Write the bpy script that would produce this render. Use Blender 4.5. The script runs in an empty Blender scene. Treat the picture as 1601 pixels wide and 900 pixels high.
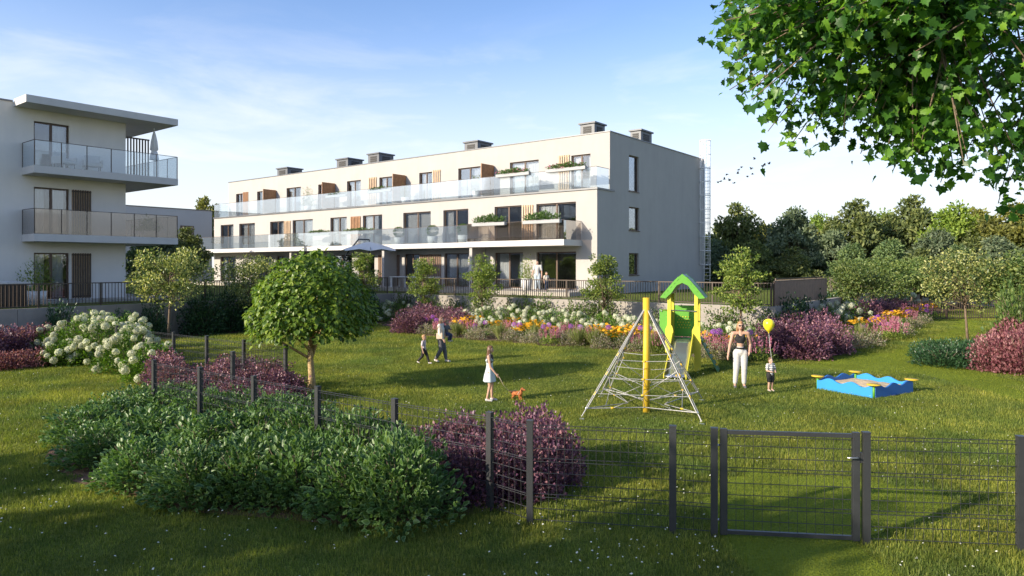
import bpy, bmesh, math, random
import numpy as np
from mathutils import Vector, Matrix, noise as mnoise

# ------------------------------------------------------------------ camera, sky, sun, exposure
SC = bpy.context.scene
COL = SC.collection
CAMH, FPX, CX, HY = 3.2, 1093.0, 800.0, 415.0
cam_d = bpy.data.cameras.new('camera')
cam_d.sensor_width = 36.0
cam_d.lens = 36.0 * FPX / 1601.0
cam_d.shift_y = -(450.0 - HY) / 1601.0
cam_d.clip_start = 0.1
cam_d.clip_end = 3000
cam = bpy.data.objects.new('camera', cam_d)
COL.objects.link(cam)
cam.location = (0, 0, CAMH)
cam.rotation_euler = (math.radians(90), 0, 0)
SC.camera = cam

SUN_EL = 21.5
LDIR = Vector((0.85, 0.528, 0)).normalized()          # horizontal direction the light travels
world = bpy.data.worlds.new('World')
SC.world = world
world.use_nodes = True
wn, wl = world.node_tree.nodes, world.node_tree.links
wn.clear()
w_out = wn.new('ShaderNodeOutputWorld')
w_bg = wn.new('ShaderNodeBackground')
w_bg.inputs['Strength'].default_value = 0.15
w_sky = wn.new('ShaderNodeTexSky')
w_sky.sky_type = 'NISHITA'
w_sky.sun_disc = False
w_sky.sun_elevation = math.radians(SUN_EL)
w_sky.sun_rotation = math.atan2(-LDIR.x, -LDIR.y)
w_sky.air_density = 0.66
w_sky.dust_density = 0.9
w_sky.ozone_density = 2.6
# thin clouds: noise on the sky plane, all round the compass
w_tc = wn.new('ShaderNodeTexCoord')
w_sep = wn.new('ShaderNodeSeparateXYZ')
wl.new(w_tc.outputs['Generated'], w_sep.inputs[0])
w_mp = wn.new('ShaderNodeMapping')
w_mp.inputs['Scale'].default_value = (1.5, 1.5, 5.5)
w_mp.inputs['Location'].default_value = (0.35, 0.1, 0.55)
wl.new(w_tc.outputs['Generated'], w_mp.inputs['Vector'])
w_no = wn.new('ShaderNodeTexNoise')
w_no.inputs['Scale'].default_value = 2.7
w_no.inputs['Detail'].default_value = 9
w_no.inputs['Roughness'].default_value = 0.58
w_no.inputs['Distortion'].default_value = 0.35
wl.new(w_mp.outputs[0], w_no.inputs['Vector'])
w_r = wn.new('ShaderNodeValToRGB')
w_r.color_ramp.elements[0].position = 0.5
w_r.color_ramp.elements[1].position = 0.74
wl.new(w_no.outputs['Fac'], w_r.inputs[0])
w_hz = wn.new('ShaderNodeMapRange')                      # clouds thicken in the low sky
w_hz.inputs['From Min'].default_value = 0.02
w_hz.inputs['From Max'].default_value = 0.34
w_hz.inputs['To Min'].default_value = 1.0
w_hz.inputs['To Max'].default_value = 0.02
wl.new(w_sep.outputs['Z'], w_hz.inputs['Value'])
w_mul = wn.new('ShaderNodeMath')
w_mul.operation = 'MULTIPLY'
wl.new(w_r.outputs[0], w_mul.inputs[0])
wl.new(w_hz.outputs[0], w_mul.inputs[1])
w_mix = wn.new('ShaderNodeMix')
w_mix.data_type = 'RGBA'
w_mix.inputs['B'].default_value = (4.0, 3.95, 3.85, 1)
wl.new(w_mul.outputs[0], w_mix.inputs['Factor'])
# pale air low over the horizon, the same all round the compass
w_hr = wn.new('ShaderNodeMapRange')
w_hr.interpolation_type = 'SMOOTHERSTEP'
w_hr.inputs['From Min'].default_value = -0.02
w_hr.inputs['From Max'].default_value = 0.40
w_hr.inputs['To Min'].default_value = 0.92
w_hr.inputs['To Max'].default_value = 0.0
wl.new(w_sep.outputs['Z'], w_hr.inputs['Value'])
w_air = wn.new('ShaderNodeMix')
w_air.data_type = 'RGBA'
w_air.inputs['B'].default_value = (3.25, 3.32, 3.25, 1)
wl.new(w_hr.outputs[0], w_air.inputs['Factor'])
wl.new(w_sky.outputs[0], w_air.inputs['A'])
wl.new(w_air.outputs['Result'], w_mix.inputs['A'])
wl.new(w_mix.outputs['Result'], w_bg.inputs[0])
wl.new(w_bg.outputs[0], w_out.inputs[0])

sun_d = bpy.data.lights.new('sun', 'SUN')
sun_d.energy = 3.9
sun_d.angle = math.radians(0.6)
sun_d.color = (1.0, 0.87, 0.68)
sun = bpy.data.objects.new('sun', sun_d)
COL.objects.link(sun)
_e = math.radians(SUN_EL)
sun.rotation_euler = Vector((LDIR.x * math.cos(_e), LDIR.y * math.cos(_e), -math.sin(_e))).to_track_quat('-Z', 'Y').to_euler()
sun.location = (-30, -20, 30)
vs = SC.view_settings
vs.view_transform = 'Standard'
vs.look = 'None'
vs.gamma = 1
vs.use_curve_mapping = False
vs.exposure = 1.08
SC.render.engine = 'CYCLES'
SC.cycles.use_denoising = True
SC.cycles.max_bounces = 6
SC.cycles.diffuse_bounces = 3
SC.cycles.glossy_bounces = 2
SC.cycles.transmission_bounces = 4
SC.cycles.transparent_max_bounces = 12
SC.cycles.caustics_reflective = False
SC.cycles.caustics_refractive = False

# ------------------------------------------------------------------ helpers
rng = np.random.default_rng(11)
random.seed(5)
U = np.array((-0.79, 0.613)) / math.hypot(.79, .613)     # main facade runs this way (away from its corner)
V = np.array((0.613, 0.79)) / math.hypot(.79, .613)      # depth of both buildings
ROT = math.atan2(-U[1], -U[0])


def gp(px, py, z=0.0):
    """the point of the level z that the photograph shows at px, py"""
    d = (CAMH - z) * FPX / (py - HY)
    return np.array(((px - CX) / FPX * d, d))


def at(px, d):
    return np.array(((px - CX) / FPX * d, d))


def on_line(px, p, dr):
    """distance along the plan line p + t*dr seen in picture column px"""
    k = (px - CX) / FPX
    return (k * p[1] - p[0]) / (dr[0] - k * dr[1])


def tag(o, label=None, cat=None, group=None, kind=None):
    if label:
        o['label'] = label
    if cat:
        o['category'] = cat
    if group:
        o['group'] = group
    if kind:
        o['kind'] = kind
    return o


def thing(name, label, cat, loc=(0, 0, 0), rz=0.0, group=None):
    o = bpy.data.objects.new(name, None)
    COL.objects.link(o)
    o.location = (loc[0], loc[1], loc[2] if len(loc) > 2 else 0)
    o.rotation_euler = (0, 0, rz)
    o.empty_display_size = 0.2
    return tag(o, label, cat, group)


def copy_tree(o, parent=None):
    c = o.copy()
    COL.objects.link(c)
    c.parent = parent
    for ch in o.children:
        copy_tree(ch, c)
    return c


def link_mesh(name, me, material, parent=None, loc=None, rot=None, smooth=False):
    o = bpy.data.objects.new(name, me)
    COL.objects.link(o)
    if material is not None and len(me.materials) == 0:
        me.materials.append(material)
    o.parent = parent
    if loc is not None:
        o.location = loc
    if rot is not None:
        o.rotation_euler = rot
    return o


def arr_mesh(name, v, f, smooth=False):
    """a mesh from numpy arrays; f is (m, k) with equal k"""
    me = bpy.data.meshes.new(name)
    v = np.asarray(v, dtype=np.float32)
    f = np.asarray(f, dtype=np.int32)
    m, k = f.shape
    me.vertices.add(len(v))
    me.vertices.foreach_set('co', v.ravel())
    me.loops.add(m * k)
    me.loops.foreach_set('vertex_index', f.ravel())
    me.polygons.add(m)
    me.polygons.foreach_set('loop_start', np.arange(0, m * k, k, dtype=np.int32))
    if smooth:
        me.polygons.foreach_set('use_smooth', np.ones(m, dtype=bool))
    me.update(calc_edges=True)
    return me


class MB:
    """collects boxes, tubes and sheets into one mesh"""

    def __init__(self):
        self.v, self.f, self.sm = [], [], []

    def add(self, vs_, fs_, smooth=False):
        n = len(self.v)
        self.v.extend([tuple(p) for p in vs_])
        self.f.extend([tuple(i + n for i in q) for q in fs_])
        self.sm.extend([smooth] * len(fs_))
        return self

    def box(self, x0, x1, y0, y1, z0, z1):
        p = [(x0, y0, z0), (x1, y0, z0), (x1, y1, z0), (x0, y1, z0), (x0, y0, z1), (x1, y0, z1), (x1, y1, z1), (x0, y1, z1)]
        return self.add(p, [(0, 3, 2, 1), (4, 5, 6, 7), (0, 1, 5, 4), (1, 2, 6, 5), (2, 3, 7, 6), (3, 0, 4, 7)])

    def bar(self, a, b, w, h, up=(0, 0, 1)):
        """a square bar from a to b"""
        a, b = Vector(a), Vector(b)
        d = (b - a).normalized()
        up = Vector(up)
        if abs(d.dot(up)) > .98:
            up = Vector((0, 1, 0))
        s = d.cross(up).normalized() * (w / 2)
        t = s.cross(d).normalized() * (h / 2)
        p = [a - s - t, a + s - t, a + s + t, a - s + t, b - s - t, b + s - t, b + s + t, b - s + t]
        return self.add(p, [(0, 3, 2, 1), (4, 5, 6, 7), (0, 1, 5, 4), (1, 2, 6, 5), (2, 3, 7, 6), (3, 0, 4, 7)])

    def tube(self, pts, rad, n=8, caps=True, smooth=True):
        pts = [Vector(p) for p in pts]
        if not hasattr(rad, '__len__'):
            rad = [rad] * len(pts)
        vs_, fs_ = [], []
        ref = Vector((0.31, 0.17, 0.93))
        for i, p in enumerate(pts):
            d = (pts[min(i + 1, len(pts) - 1)] - pts[max(i - 1, 0)]).normalized()
            r_ = ref if abs(d.dot(ref)) < .95 else Vector((1, 0, 0))
            s = d.cross(r_).normalized()
            t = d.cross(s).normalized()
            for k in range(n):
                a = 2 * math.pi * k / n
                vs_.append(p + (s * math.cos(a) + t * math.sin(a)) * rad[i])
        for i in range(len(pts) - 1):
            for k in range(n):
                fs_.append((i * n + k, i * n + (k + 1) % n, (i + 1) * n + (k + 1) % n, (i + 1) * n + k))
        self.add(vs_, fs_, smooth)
        if caps:
            m = len(self.v) - len(vs_)
            self.f.append(tuple(m + k for k in reversed(range(n))))
            self.f.append(tuple(m + (len(pts) - 1) * n + k for k in range(n)))
            self.sm += [False, False]
        return self

    def prism(self, poly, z0, z1):
        n = len(poly)
        p = [(x, y, z0) for x, y in poly] + [(x, y, z1) for x, y in poly]
        f = [tuple(reversed(range(n))), tuple(range(n, 2 * n))]
        f += [(i, (i + 1) % n, n + (i + 1) % n, n + i) for i in range(n)]
        return self.add(p, f)

    def lathe(self, prof, n=16, loc=(0, 0, 0)):
        vs_, fs_ = [], []
        for r, z in prof:
            for k in range(n):
                a = 2 * math.pi * k / n
                vs_.append((loc[0] + r * math.cos(a), loc[1] + r * math.sin(a), loc[2] + z))
        for i in range(len(prof) - 1):
            for k in range(n):
                fs_.append((i * n + k, i * n + (k + 1) % n, (i + 1) * n + (k + 1) % n, (i + 1) * n + k))
        return self.add(vs_, fs_, True)

    def mesh(self, name):
        me = bpy.data.meshes.new(name)
        me.from_pydata(self.v, [], self.f)
        me.polygons.foreach_set('use_smooth', np.array(self.sm, dtype=bool))
        me.update()
        return me

    def build(self, name, material, parent=None, loc=None, rot=None, bevel=0.0):
        o = link_mesh(name, self.mesh(name), material, parent, loc, rot)
        if bevel:
            b = o.modifiers.new('bevel', 'BEVEL')
            b.width = bevel
            b.segments = 2
            b.limit_method = 'ANGLE'
        return o


# ------------------------------------------------------------------ materials
MATS = {}


def mat(name, col, rough=.6, metal=0.0, var=0.12, vscale=3.0, bump=0.0, bscale=60.0, spec=.5, streak=0.0):
    if name in MATS:
        return MATS[name]
    m = bpy.data.materials.new(name)
    m.use_nodes = True
    n, l = m.node_tree.nodes, m.node_tree.links
    b = n['Principled BSDF']
    b.inputs['Roughness'].default_value = rough
    b.inputs['Metallic'].default_value = metal
    b.inputs['Specular IOR Level'].default_value = spec
    tc = n.new('ShaderNodeTexCoord')
    no = n.new('ShaderNodeTexNoise')
    no.inputs['Scale'].default_value = vscale
    no.inputs['Detail'].default_value = 6
    no.inputs['Roughness'].default_value = .65
    l.new(tc.outputs['Object'], no.inputs['Vector'])
    rp = n.new('ShaderNodeValToRGB')
    rp.color_ramp.elements[0].position = .3
    rp.color_ramp.elements[1].position = .7
    rp.color_ramp.elements[0].color = (*[c * (1 - var) for c in col], 1)
    rp.color_ramp.elements[1].color = (*[min(1, c * (1 + var * .7)) for c in col], 1)
    l.new(no.outputs['Fac'], rp.inputs[0])
    src = rp.outputs[0]
    if streak:                                     # faint rain marks that run down the wall
        mp = n.new('ShaderNodeMapping')
        mp.inputs['Scale'].default_value = (.9, .9, .12)
        l.new(tc.outputs['Object'], mp.inputs['Vector'])
        ns = n.new('ShaderNodeTexNoise')
        ns.inputs['Scale'].default_value = 2.2
        ns.inputs['Detail'].default_value = 7
        l.new(mp.outputs[0], ns.inputs['Vector'])
        rs = n.new('ShaderNodeValToRGB')
        rs.color_ramp.elements[0].position = .35
        rs.color_ramp.elements[1].position = .62
        rs.color_ramp.elements[0].color = (1 - streak, 1 - streak, 1 - streak * .9, 1)
        rs.color_ramp.elements[1].color = (1, 1, 1, 1)
        l.new(ns.outputs['Fac'], rs.inputs[0])
        mm = n.new('ShaderNodeMix')
        mm.data_type = 'RGBA'
        mm.blend_type = 'MULTIPLY'
        mm.inputs['Factor'].default_value = 1
        l.new(src, mm.inputs['A'])
        l.new(rs.outputs[0], mm.inputs['B'])
        src = mm.outputs['Result']
    l.new(src, b.inputs['Base Color'])
    if bump:
        n2 = n.new('ShaderNodeTexNoise')
        n2.inputs['Scale'].default_value = bscale
        n2.inputs['Detail'].default_value = 4
        l.new(tc.outputs['Object'], n2.inputs['Vector'])
        bp = n.new('ShaderNodeBump')
        bp.inputs['Strength'].default_value = bump
        bp.inputs['Distance'].default_value = .02
        l.new(n2.outputs['Fac'], bp.inputs['Height'])
        l.new(bp.outputs[0], b.inputs['Normal'])
    MATS[name] = m
    return m


def leafmat(name, cols, trans=.3, rough=.45, rim=None, spec=.4, gain=1.0, patch=0.0):
    """foliage: every leaf (mesh island) takes its own tone from cols; rim = pale leaf margin"""
    m = bpy.data.materials.new(name)
    m.use_nodes = True
    n, l = m.node_tree.nodes, m.node_tree.links
    b = n['Principled BSDF']
    b.inputs['Roughness'].default_value = rough
    b.inputs['Specular IOR Level'].default_value = spec
    g = n.new('ShaderNodeNewGeometry')
    rp = n.new('ShaderNodeValToRGB')
    e = rp.color_ramp.elements
    while len(e) < len(cols):
        e.new(.5)
    for i, c in enumerate(cols):
        c = tuple(min(.85, q * gain) for q in c)
        e[i].position = i / max(1, len(cols) - 1)
        e[i].color = (*c, 1)
    l.new(g.outputs['Random Per Island'], rp.inputs[0])
    src = rp.outputs[0]
    oi = n.new('ShaderNodeObjectInfo')
    mr = n.new('ShaderNodeMapRange')
    mr.inputs['To Min'].default_value = .82
    mr.inputs['To Max'].default_value = 1.18
    l.new(oi.outputs['Random'], mr.inputs['Value'])
    hs = n.new('ShaderNodeHueSaturation')
    l.new(mr.outputs[0], hs.inputs['Value'])
    l.new(src, hs.inputs['Color'])
    src = hs.outputs[0]
    if patch:                                     # uneven growth across the ground
        gp_ = n.new('ShaderNodeNewGeometry')
        pn = n.new('ShaderNodeTexNoise')
        pn.inputs['Scale'].default_value = .55
        pn.inputs['Detail'].default_value = 5
        l.new(gp_.outputs['Position'], pn.inputs['Vector'])
        pr_ = n.new('ShaderNodeValToRGB')
        pr_.color_ramp.elements[0].position = .36
        pr_.color_ramp.elements[1].position = .66
        pr_.color_ramp.elements[0].color = (1 - patch, 1 - patch * .78, 1 - patch * .6, 1)
        pr_.color_ramp.elements[1].color = (1.12, 1.0, .9, 1)
        l.new(pn.outputs['Fac'], pr_.inputs[0])
        pm = n.new('ShaderNodeMix')
        pm.data_type = 'RGBA'
        pm.blend_type = 'MULTIPLY'
        pm.inputs['Factor'].default_value = 1
        l.new(src, pm.inputs['A'])
        l.new(pr_.outputs[0], pm.inputs['B'])
        src = pm.outputs['Result']
    if rim:
        at_ = n.new('ShaderNodeAttribute')
        at_.attribute_name = 'rim'
        r2 = n.new('ShaderNodeValToRGB')
        r2.color_ramp.elements[0].position = .66
        r2.color_ramp.elements[1].position = .86
        l.new(at_.outputs['Fac'], r2.inputs[0])
        mx = n.new('ShaderNodeMix')
        mx.data_type = 'RGBA'
        l.new(r2.outputs[0], mx.inputs['Factor'])
        l.new(src, mx.inputs['A'])
        mx.inputs['B'].default_value = (*rim, 1)
        src = mx.outputs['Result']
    l.new(src, b.inputs['Base Color'])
    t = n.new('ShaderNodeBsdfTranslucent')
    br = n.new('ShaderNodeMix')
    br.data_type = 'RGBA'
    br.blend_type = 'MULTIPLY'
    br.inputs['Factor'].default_value = 1
    br.inputs['B'].default_value = (1.5, 1.6, .8, 1)
    l.new(src, br.inputs['A'])
    l.new(br.outputs['Result'], t.inputs['Color'])
    ms = n.new('ShaderNodeMixShader')
    ms.inputs[0].default_value = trans
    l.new(b.outputs[0], ms.inputs[1])
    l.new(t.outputs[0], ms.inputs[2])
    l.new(ms.outputs[0], n['Material Output'].inputs[0])
    MATS[name] = m
    return m


def glassmat(name, tint=(.9, .95, .97), refl=.12, haze=.1, hazecol=(.75, .8, .83), top=.85):
    m = bpy.data.materials.new(name)
    m.use_nodes = True
    n, l = m.node_tree.nodes, m.node_tree.links
    n.remove(n['Principled BSDF'])
    tr = n.new('ShaderNodeBsdfTransparent')
    tr.inputs[0].default_value = (*tint, 1)
    gl = n.new('ShaderNodeBsdfGlossy')
    gl.inputs['Roughness'].default_value = .02
    gl.inputs['Color'].default_value = (.95, .97, 1, 1)
    fr = n.new('ShaderNodeLayerWeight')
    fr.inputs['Blend'].default_value = .35
    mr = n.new('ShaderNodeMapRange')
    mr.inputs['To Min'].default_value = refl
    mr.inputs['To Max'].default_value = top
    l.new(fr.outputs['Fresnel'], mr.inputs['Value'])
    df = n.new('ShaderNodeBsdfDiffuse')
    df.inputs[0].default_value = (*hazecol, 1)
    m1 = n.new('ShaderNodeMixShader')
    m1.inputs[0].default_value = haze
    l.new(tr.outputs[0], m1.inputs[1])
    l.new(df.outputs[0], m1.inputs[2])
    m2 = n.new('ShaderNodeMixShader')
    l.new(mr.outputs[0], m2.inputs[0])
    l.new(m1.outputs[0], m2.inputs[1])
    l.new(gl.outputs[0], m2.inputs[2])
    l.new(m2.outputs[0], n['Material Output'].inputs[0])
    MATS[name] = m
    return m


PLASTER = mat('cream_plaster', (.39, .375, .358), .85, var=.05, vscale=.7, bump=.12, bscale=90, streak=.04)
PLASTER2 = mat('pale_grey_plaster', (.72, .69, .655), .85, var=.05, vscale=.6, bump=.12, bscale=90, streak=.04)
SLAB = mat('white_slab_render', (.56, .545, .53), .8, var=.06, vscale=.9, streak=.05)
GREYWALL = mat('grey_render', (.46, .465, .475), .85, var=.05, vscale=.5)
CONCRETE = mat('raw_concrete', (.30, .275, .245), .9, var=.16, vscale=1.6, bump=.25, bscale=25)
DARKMETAL = mat('anthracite_metal', (.045, .048, .052), .42, .3, var=.15, vscale=4)
BROWNMETAL = mat('dark_brown_metal', (.075, .055, .042), .5, .2, var=.12)
FRAME = mat('brown_window_frame', (.09, .052, .032), .45, var=.12)
TRIM = mat('grey_sheet_metal', (.16, .165, .175), .45, .5, var=.1)
VENT = mat('chimney_grey_metal', (.115, .12, .13), .5, .3, var=.1)
LOUVRE = mat('louvre_black', (.03, .028, .026), .6)
WOOD = mat('warm_larch_wood', (.36, .19, .095), .6, var=.3, vscale=6)
WOODPALE = mat('pale_larch_wood', (.52, .37, .24), .6, var=.25, vscale=6)
BOARD = mat('brown_board_wood', (.22, .14, .095), .65, var=.25, vscale=5)
WHITE = mat('white_paint', (.8, .8, .8), .4, var=.03)
FABRIC = mat('light_fabric', (.66, .65, .63), .9, var=.06)
CURTAIN = mat('sheer_curtain', (.72, .69, .64), .9, var=.05)
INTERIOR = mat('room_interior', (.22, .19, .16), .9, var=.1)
ROOF = mat('roof_gravel', (.2, .2, .2), .9)
GLASS = glassmat('window_glass', (.84, .87, .9), .09, .0, top=.7)
RAILGLASS = glassmat('balcony_glass', (.91, .95, .97), .05, .075, (.62, .70, .78), top=.42)
RAILGLASS2 = glassmat('balcony_glass_smoked', (.74, .69, .64), .07, .03, (.5, .45, .4), top=.42)
SOIL = mat('mulch_soil', (.12, .065, .035), .95, var=.4, vscale=9, bump=.8, bscale=30)
BARK = mat('tree_bark', (.17, .125, .085), .9, var=.35, vscale=10, bump=.6, bscale=35)
BARKPALE = mat('golden_bark', (.42, .30, .15), .85, var=.35, vscale=14, bump=.6, bscale=30)
YELLOW = mat('yellow_paint', (.60, .40, .025), .6, var=.06)
LIME = mat('lime_yellow_paint', (.56, .50, .045), .6, var=.06)
GREEN = mat('bright_green_paint', (.10, .33, .03), .6, var=.08)
DGREEN = mat('dark_green_paint', (.02, .14, .05), .4, var=.1)
STEEL = mat('slide_steel', (.62, .63, .66), .28, .9, var=.05)
ROPE = mat('silver_rope', (.40, .40, .385), .5, .3, var=.25, vscale=40)
BLUE = mat('sky_blue_board', (.02, .24, .56), .6, var=.05)
DBLUE = mat('deep_blue_board', (.02, .13, .42), .6, var=.06)
SAND = mat('play_sand', (.55, .42, .26), .95, var=.2, vscale=8, bump=.9, bscale=14)
POT = mat('white_planter', (.72, .71, .69), .6, var=.04)
POTGREY = mat('grey_planter', (.32, .33, .34), .6, var=.06)

# ------------------------------------------------------------------ ground
def lawnmat(name, a, b, c):
    m = bpy.data.materials.new(name)
    m.use_nodes = True
    n, l = m.node_tree.nodes, m.node_tree.links
    bs = n['Principled BSDF']
    bs.inputs['Roughness'].default_value = .95
    bs.inputs['Specular IOR Level'].default_value = .1
    tc = n.new('ShaderNodeTexCoord')
    n1 = n.new('ShaderNodeTexNoise')
    n1.inputs['Scale'].default_value = .35
    n1.inputs['Detail'].default_value = 8
    n2 = n.new('ShaderNodeTexNoise')
    n2.inputs['Scale'].default_value = 28
    n2.inputs['Detail'].default_value = 5
    l.new(tc.outputs['Object'], n1.inputs['Vector'])
    l.new(tc.outputs['Object'], n2.inputs['Vector'])
    ad = n.new('ShaderNodeMix')
    ad.inputs['Factor'].default_value = .55
    l.new(n1.outputs['Fac'], ad.inputs['A'])
    l.new(n2.outputs['Fac'], ad.inputs['B'])
    rp = n.new('ShaderNodeValToRGB')
    e = rp.color_ramp.elements
    e.new(.5)
    e[0].position, e[1].position, e[2].position = .36, .5, .64
    for i, cc in enumerate((a, b, c)):
        e[i].color = (*cc, 1)
    l.new(ad.outputs['Result'], rp.inputs[0])
    l.new(rp.outputs[0], bs.inputs['Base Color'])
    bp = n.new('ShaderNodeBump')
    bp.inputs['Strength'].default_value = .9
    bp.inputs['Distance'].default_value = .05
    l.new(n2.outputs['Fac'], bp.inputs['Height'])
    l.new(bp.outputs[0], bs.inputs['Normal'])
    return m


LAWN = lawnmat('lawn_ground', (.08, .11, .02), (.115, .145, .026), (.15, .175, .036))
LAWN2 = lawnmat('mown_ground', (.11, .155, .018), (.14, .185, .022), (.17, .205, .03))

R0 = np.array((10.84, 28.76))          # outer corner of the retaining walls
L0 = np.array((-19.76, 27.0))          # where the side wall leaves the picture
_a = np.array([[V[0], -U[0]], [V[1], -U[1]]])
LA, RB = np.linalg.solve(_a, R0 - L0)
C0 = L0 + V * LA                        # inner corner
WT = 1.5                                # wall top
LW = L0 - V * 8
FARR = R0 + V * 70


def sheet(name, poly, z, material, kind='structure', parent=None):
    mb = MB()
    mb.add([(p[0], p[1], z) for p in poly], [tuple(range(len(poly)))])
    o = mb.build(name, material, parent)
    o['kind'] = kind
    return o


sheet('ground', [(-700, -300), (700, -300), (700, 900), (-700, 900)], 0, LAWN)
TERR = [tuple(LW), tuple(C0), tuple(R0), tuple(FARR), tuple(FARR + U * 140), tuple(LW + U * 90)]
tm = MB()
tm.prism([tuple(np.array(p)) for p in [LW + U * .16, C0 + U * .0 + V * .16 + U * .16, R0 + V * .16 + U * .16, FARR + U * .16, FARR + U * 140, LW + U * 90]], 0.02, WT - .03)
tag(tm.build('terrace_ground', LAWN), kind='structure')


def inpoly(p, poly):
    x, y = p
    c = False
    j = len(poly) - 1
    for i in range(len(poly)):
        xi, yi = poly[i]
        xj, yj = poly[j]
        if (yi > y) != (yj > y) and x < (xj - xi) * (y - yi) / (yj - yi) + xi:
            c = not c
        j = i
    return c


def wq(b, w):
    """bed coordinates: b metres along the front wall from its corner, w metres out from it"""
    return R0 + U * b - V * w


# planted beds and mown paths
BED_WALL = [tuple(wq(-1.6, .0)), tuple(wq(-1.4, 3.2)), tuple(wq(-.8, 5.2)), tuple(wq(2, 6.2)), tuple(wq(6, 6.4)), tuple(wq(10, 6.6)), tuple(wq(13.5, 6.6)), tuple(wq(16.5, 5.6)),
            tuple(wq(19, 4.2)), tuple(wq(21.5, 3.2)), tuple(wq(23, 2.4)), tuple(wq(23, 0))]
BED_SIDE = [tuple(R0 + V * 40), tuple(R0 + V * 40 - U * 4), tuple(gp(1462, 494)), tuple(gp(1402, 528)), tuple(gp(1345, 545)), tuple(gp(1285, 562)), tuple(gp(1215, 562)), tuple(R0 - V * 2.5), tuple(R0)]
BED_LEFT = [tuple(LW), tuple(LW - U * 1.6), tuple(L0 + V * 8 - U * 1.5), tuple(C0 - U * 1.7 - V * 2), tuple(C0)]
BED_FRONT = [tuple(gp(70, 716)), tuple(gp(110, 752)), tuple(gp(280, 800)), tuple(gp(440, 812)), tuple(gp(590, 828)), tuple(gp(700, 812)), tuple(gp(752, 802)), (-.25, 9.25), (-1.72, 10.15), (-3.1, 11.2), (-7.1, 14.1), tuple(gp(120, 640))]
sheet('planting_bed', BED_WALL, .012, SOIL)
sheet('planting_bed', BED_SIDE, .008, SOIL)
sheet('planting_bed', BED_LEFT, .012, SOIL)
sheet('planting_bed', BED_FRONT, .012, SOIL)
BEDS = [BED_WALL, BED_SIDE, BED_LEFT, BED_FRONT]
PATH_A = [tuple(gp(*p)) for p in ((1240, 572), (1330, 556), (1400, 546), (1452, 533), (1480, 515), (1500, 500), (1535, 500), (1535, 515), (1480, 532), (1440, 552), (1470, 566), (1601, 600), (1601, 632), (1480, 594), (1400, 578), (1330, 582))]
PATH_B = [(2.46, 5.2), (3.92, 5.2), (3.95, 8.1), (5.4, 8.9), (6.2, 10.0), (3.7, 10.9), (2.6, 9.6), (2.42, 8.2)]
PATHS = [PATH_A, PATH_B]
sheet('mown_path', PATH_A, .004, LAWN2)
sheet('mown_path', PATH_B, .004, LAWN2)
ASPHALT = mat('road_asphalt', (.30, .29, .28), .9, var=.1, vscale=1.5)
RD = at(1480, 56.0)
sheet('road', [tuple(RD - np.array((40, 4))), tuple(RD + np.array((60, 3))), tuple(RD + np.array((60, 9))), tuple(RD + np.array((-40, 2)))], .004, ASPHALT)

# ------------------------------------------------------------------ retaining walls (one panel at a time)
def wall_run(label, p, d, length, pl, h=WT, th=.24, inward=1):
    rz = math.atan2(d[1], d[0])
    w = thing('retaining_wall', label, 'wall', (*p, 0), rz)
    n = max(1, round(length / pl))
    s = length / n
    me = MB().box(.006, s - .006, 0, th, -.1, h).mesh('panel')
    me.materials.append(CONCRETE)
    for i in range(n):
        link_mesh('panel', me, None, w, (i * s, 0 if inward > 0 else -th, -.004 * (i % 2)))
    return w


wall_run('shaded concrete retaining wall under the balconied block', LW, V, LA + 8, 1.25, inward=1)
wall_run('sunlit concrete retaining wall behind the long flower bed', C0 - V * .0, -U, RB - .003, 2.3, inward=1)
wall_run('concrete retaining wall carrying the brown board screen', R0 + V * .245, V, 44, 2.3, inward=1)
RW = np.array((17.55, 24.0))
wall_run('concrete garden wall end beside the pink leaved shrub', RW + V * .0, -U, 12, 2.4, inward=1)
wall_run('concrete garden wall running back behind the pink leaved shrub', RW + V * .26, V, 14, 2.4, inward=-1)
tm = MB()
tm.prism([tuple(RW + V * .25 - U * .25), tuple(RW - U * 12 + V * .25), tuple(RW - U * 12 + V * 14), tuple(RW - U * .25 + V * 14)], 0.02, WT - .03)
tag(tm.build('terrace_ground', LAWN), kind='structure')


def picket_fence(label, p, d, length, h=1.0, gap=.13, z=WT, wdt=.045, group=None):
    rz = math.atan2(d[1], d[0])
    f = thing('picket_fence', label, 'fence', (*p, z), rz, group)
    n = int(length / gap)
    mb = MB()
    for i in range(n + 1):
        x = i * gap
        mb.box(x, x + .012, -wdt / 2, wdt / 2, .05, h)
    tag(mb.build('pickets', BROWNMETAL, f), kind='stuff')
    MB().box(0, length, -.026, .026, h - .04, h + .004).build('rail', BROWNMETAL, f)
    MB().box(0, length, -.026, .026, .06, .09).build('rail', BROWNMETAL, f)
    me = MB().box(-.025, .025, -.03, .03, 0, h + .008).mesh('post')
    me.materials.append(BROWNMETAL)
    k = max(1, round(length / 2.4))
    for i in range(k + 1):
        link_mesh('post', me, None, f, (length * i / k, 0, 0))
    return f


picket_fence('dark picket fence on the shaded wall under the balconied block', LW + U * .12, V, LA + 7.8, .98)
picket_fence('brown picket fence above the sunlit wall of the flower bed', C0 + V * .12 - U * .1, -U, RB - .3, .98)
picket_fence('brown picket fence beyond the board screen on the wall', R0 + V * 6.5 + U * 2.0, V, 30, 1.05, .14)
FP = gp(1425, 500)
picket_fence('low brown picket fence closing the lawn near the road', FP, np.array((.985, .17)), 14.0, 1.12, .16, 0.0)
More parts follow.
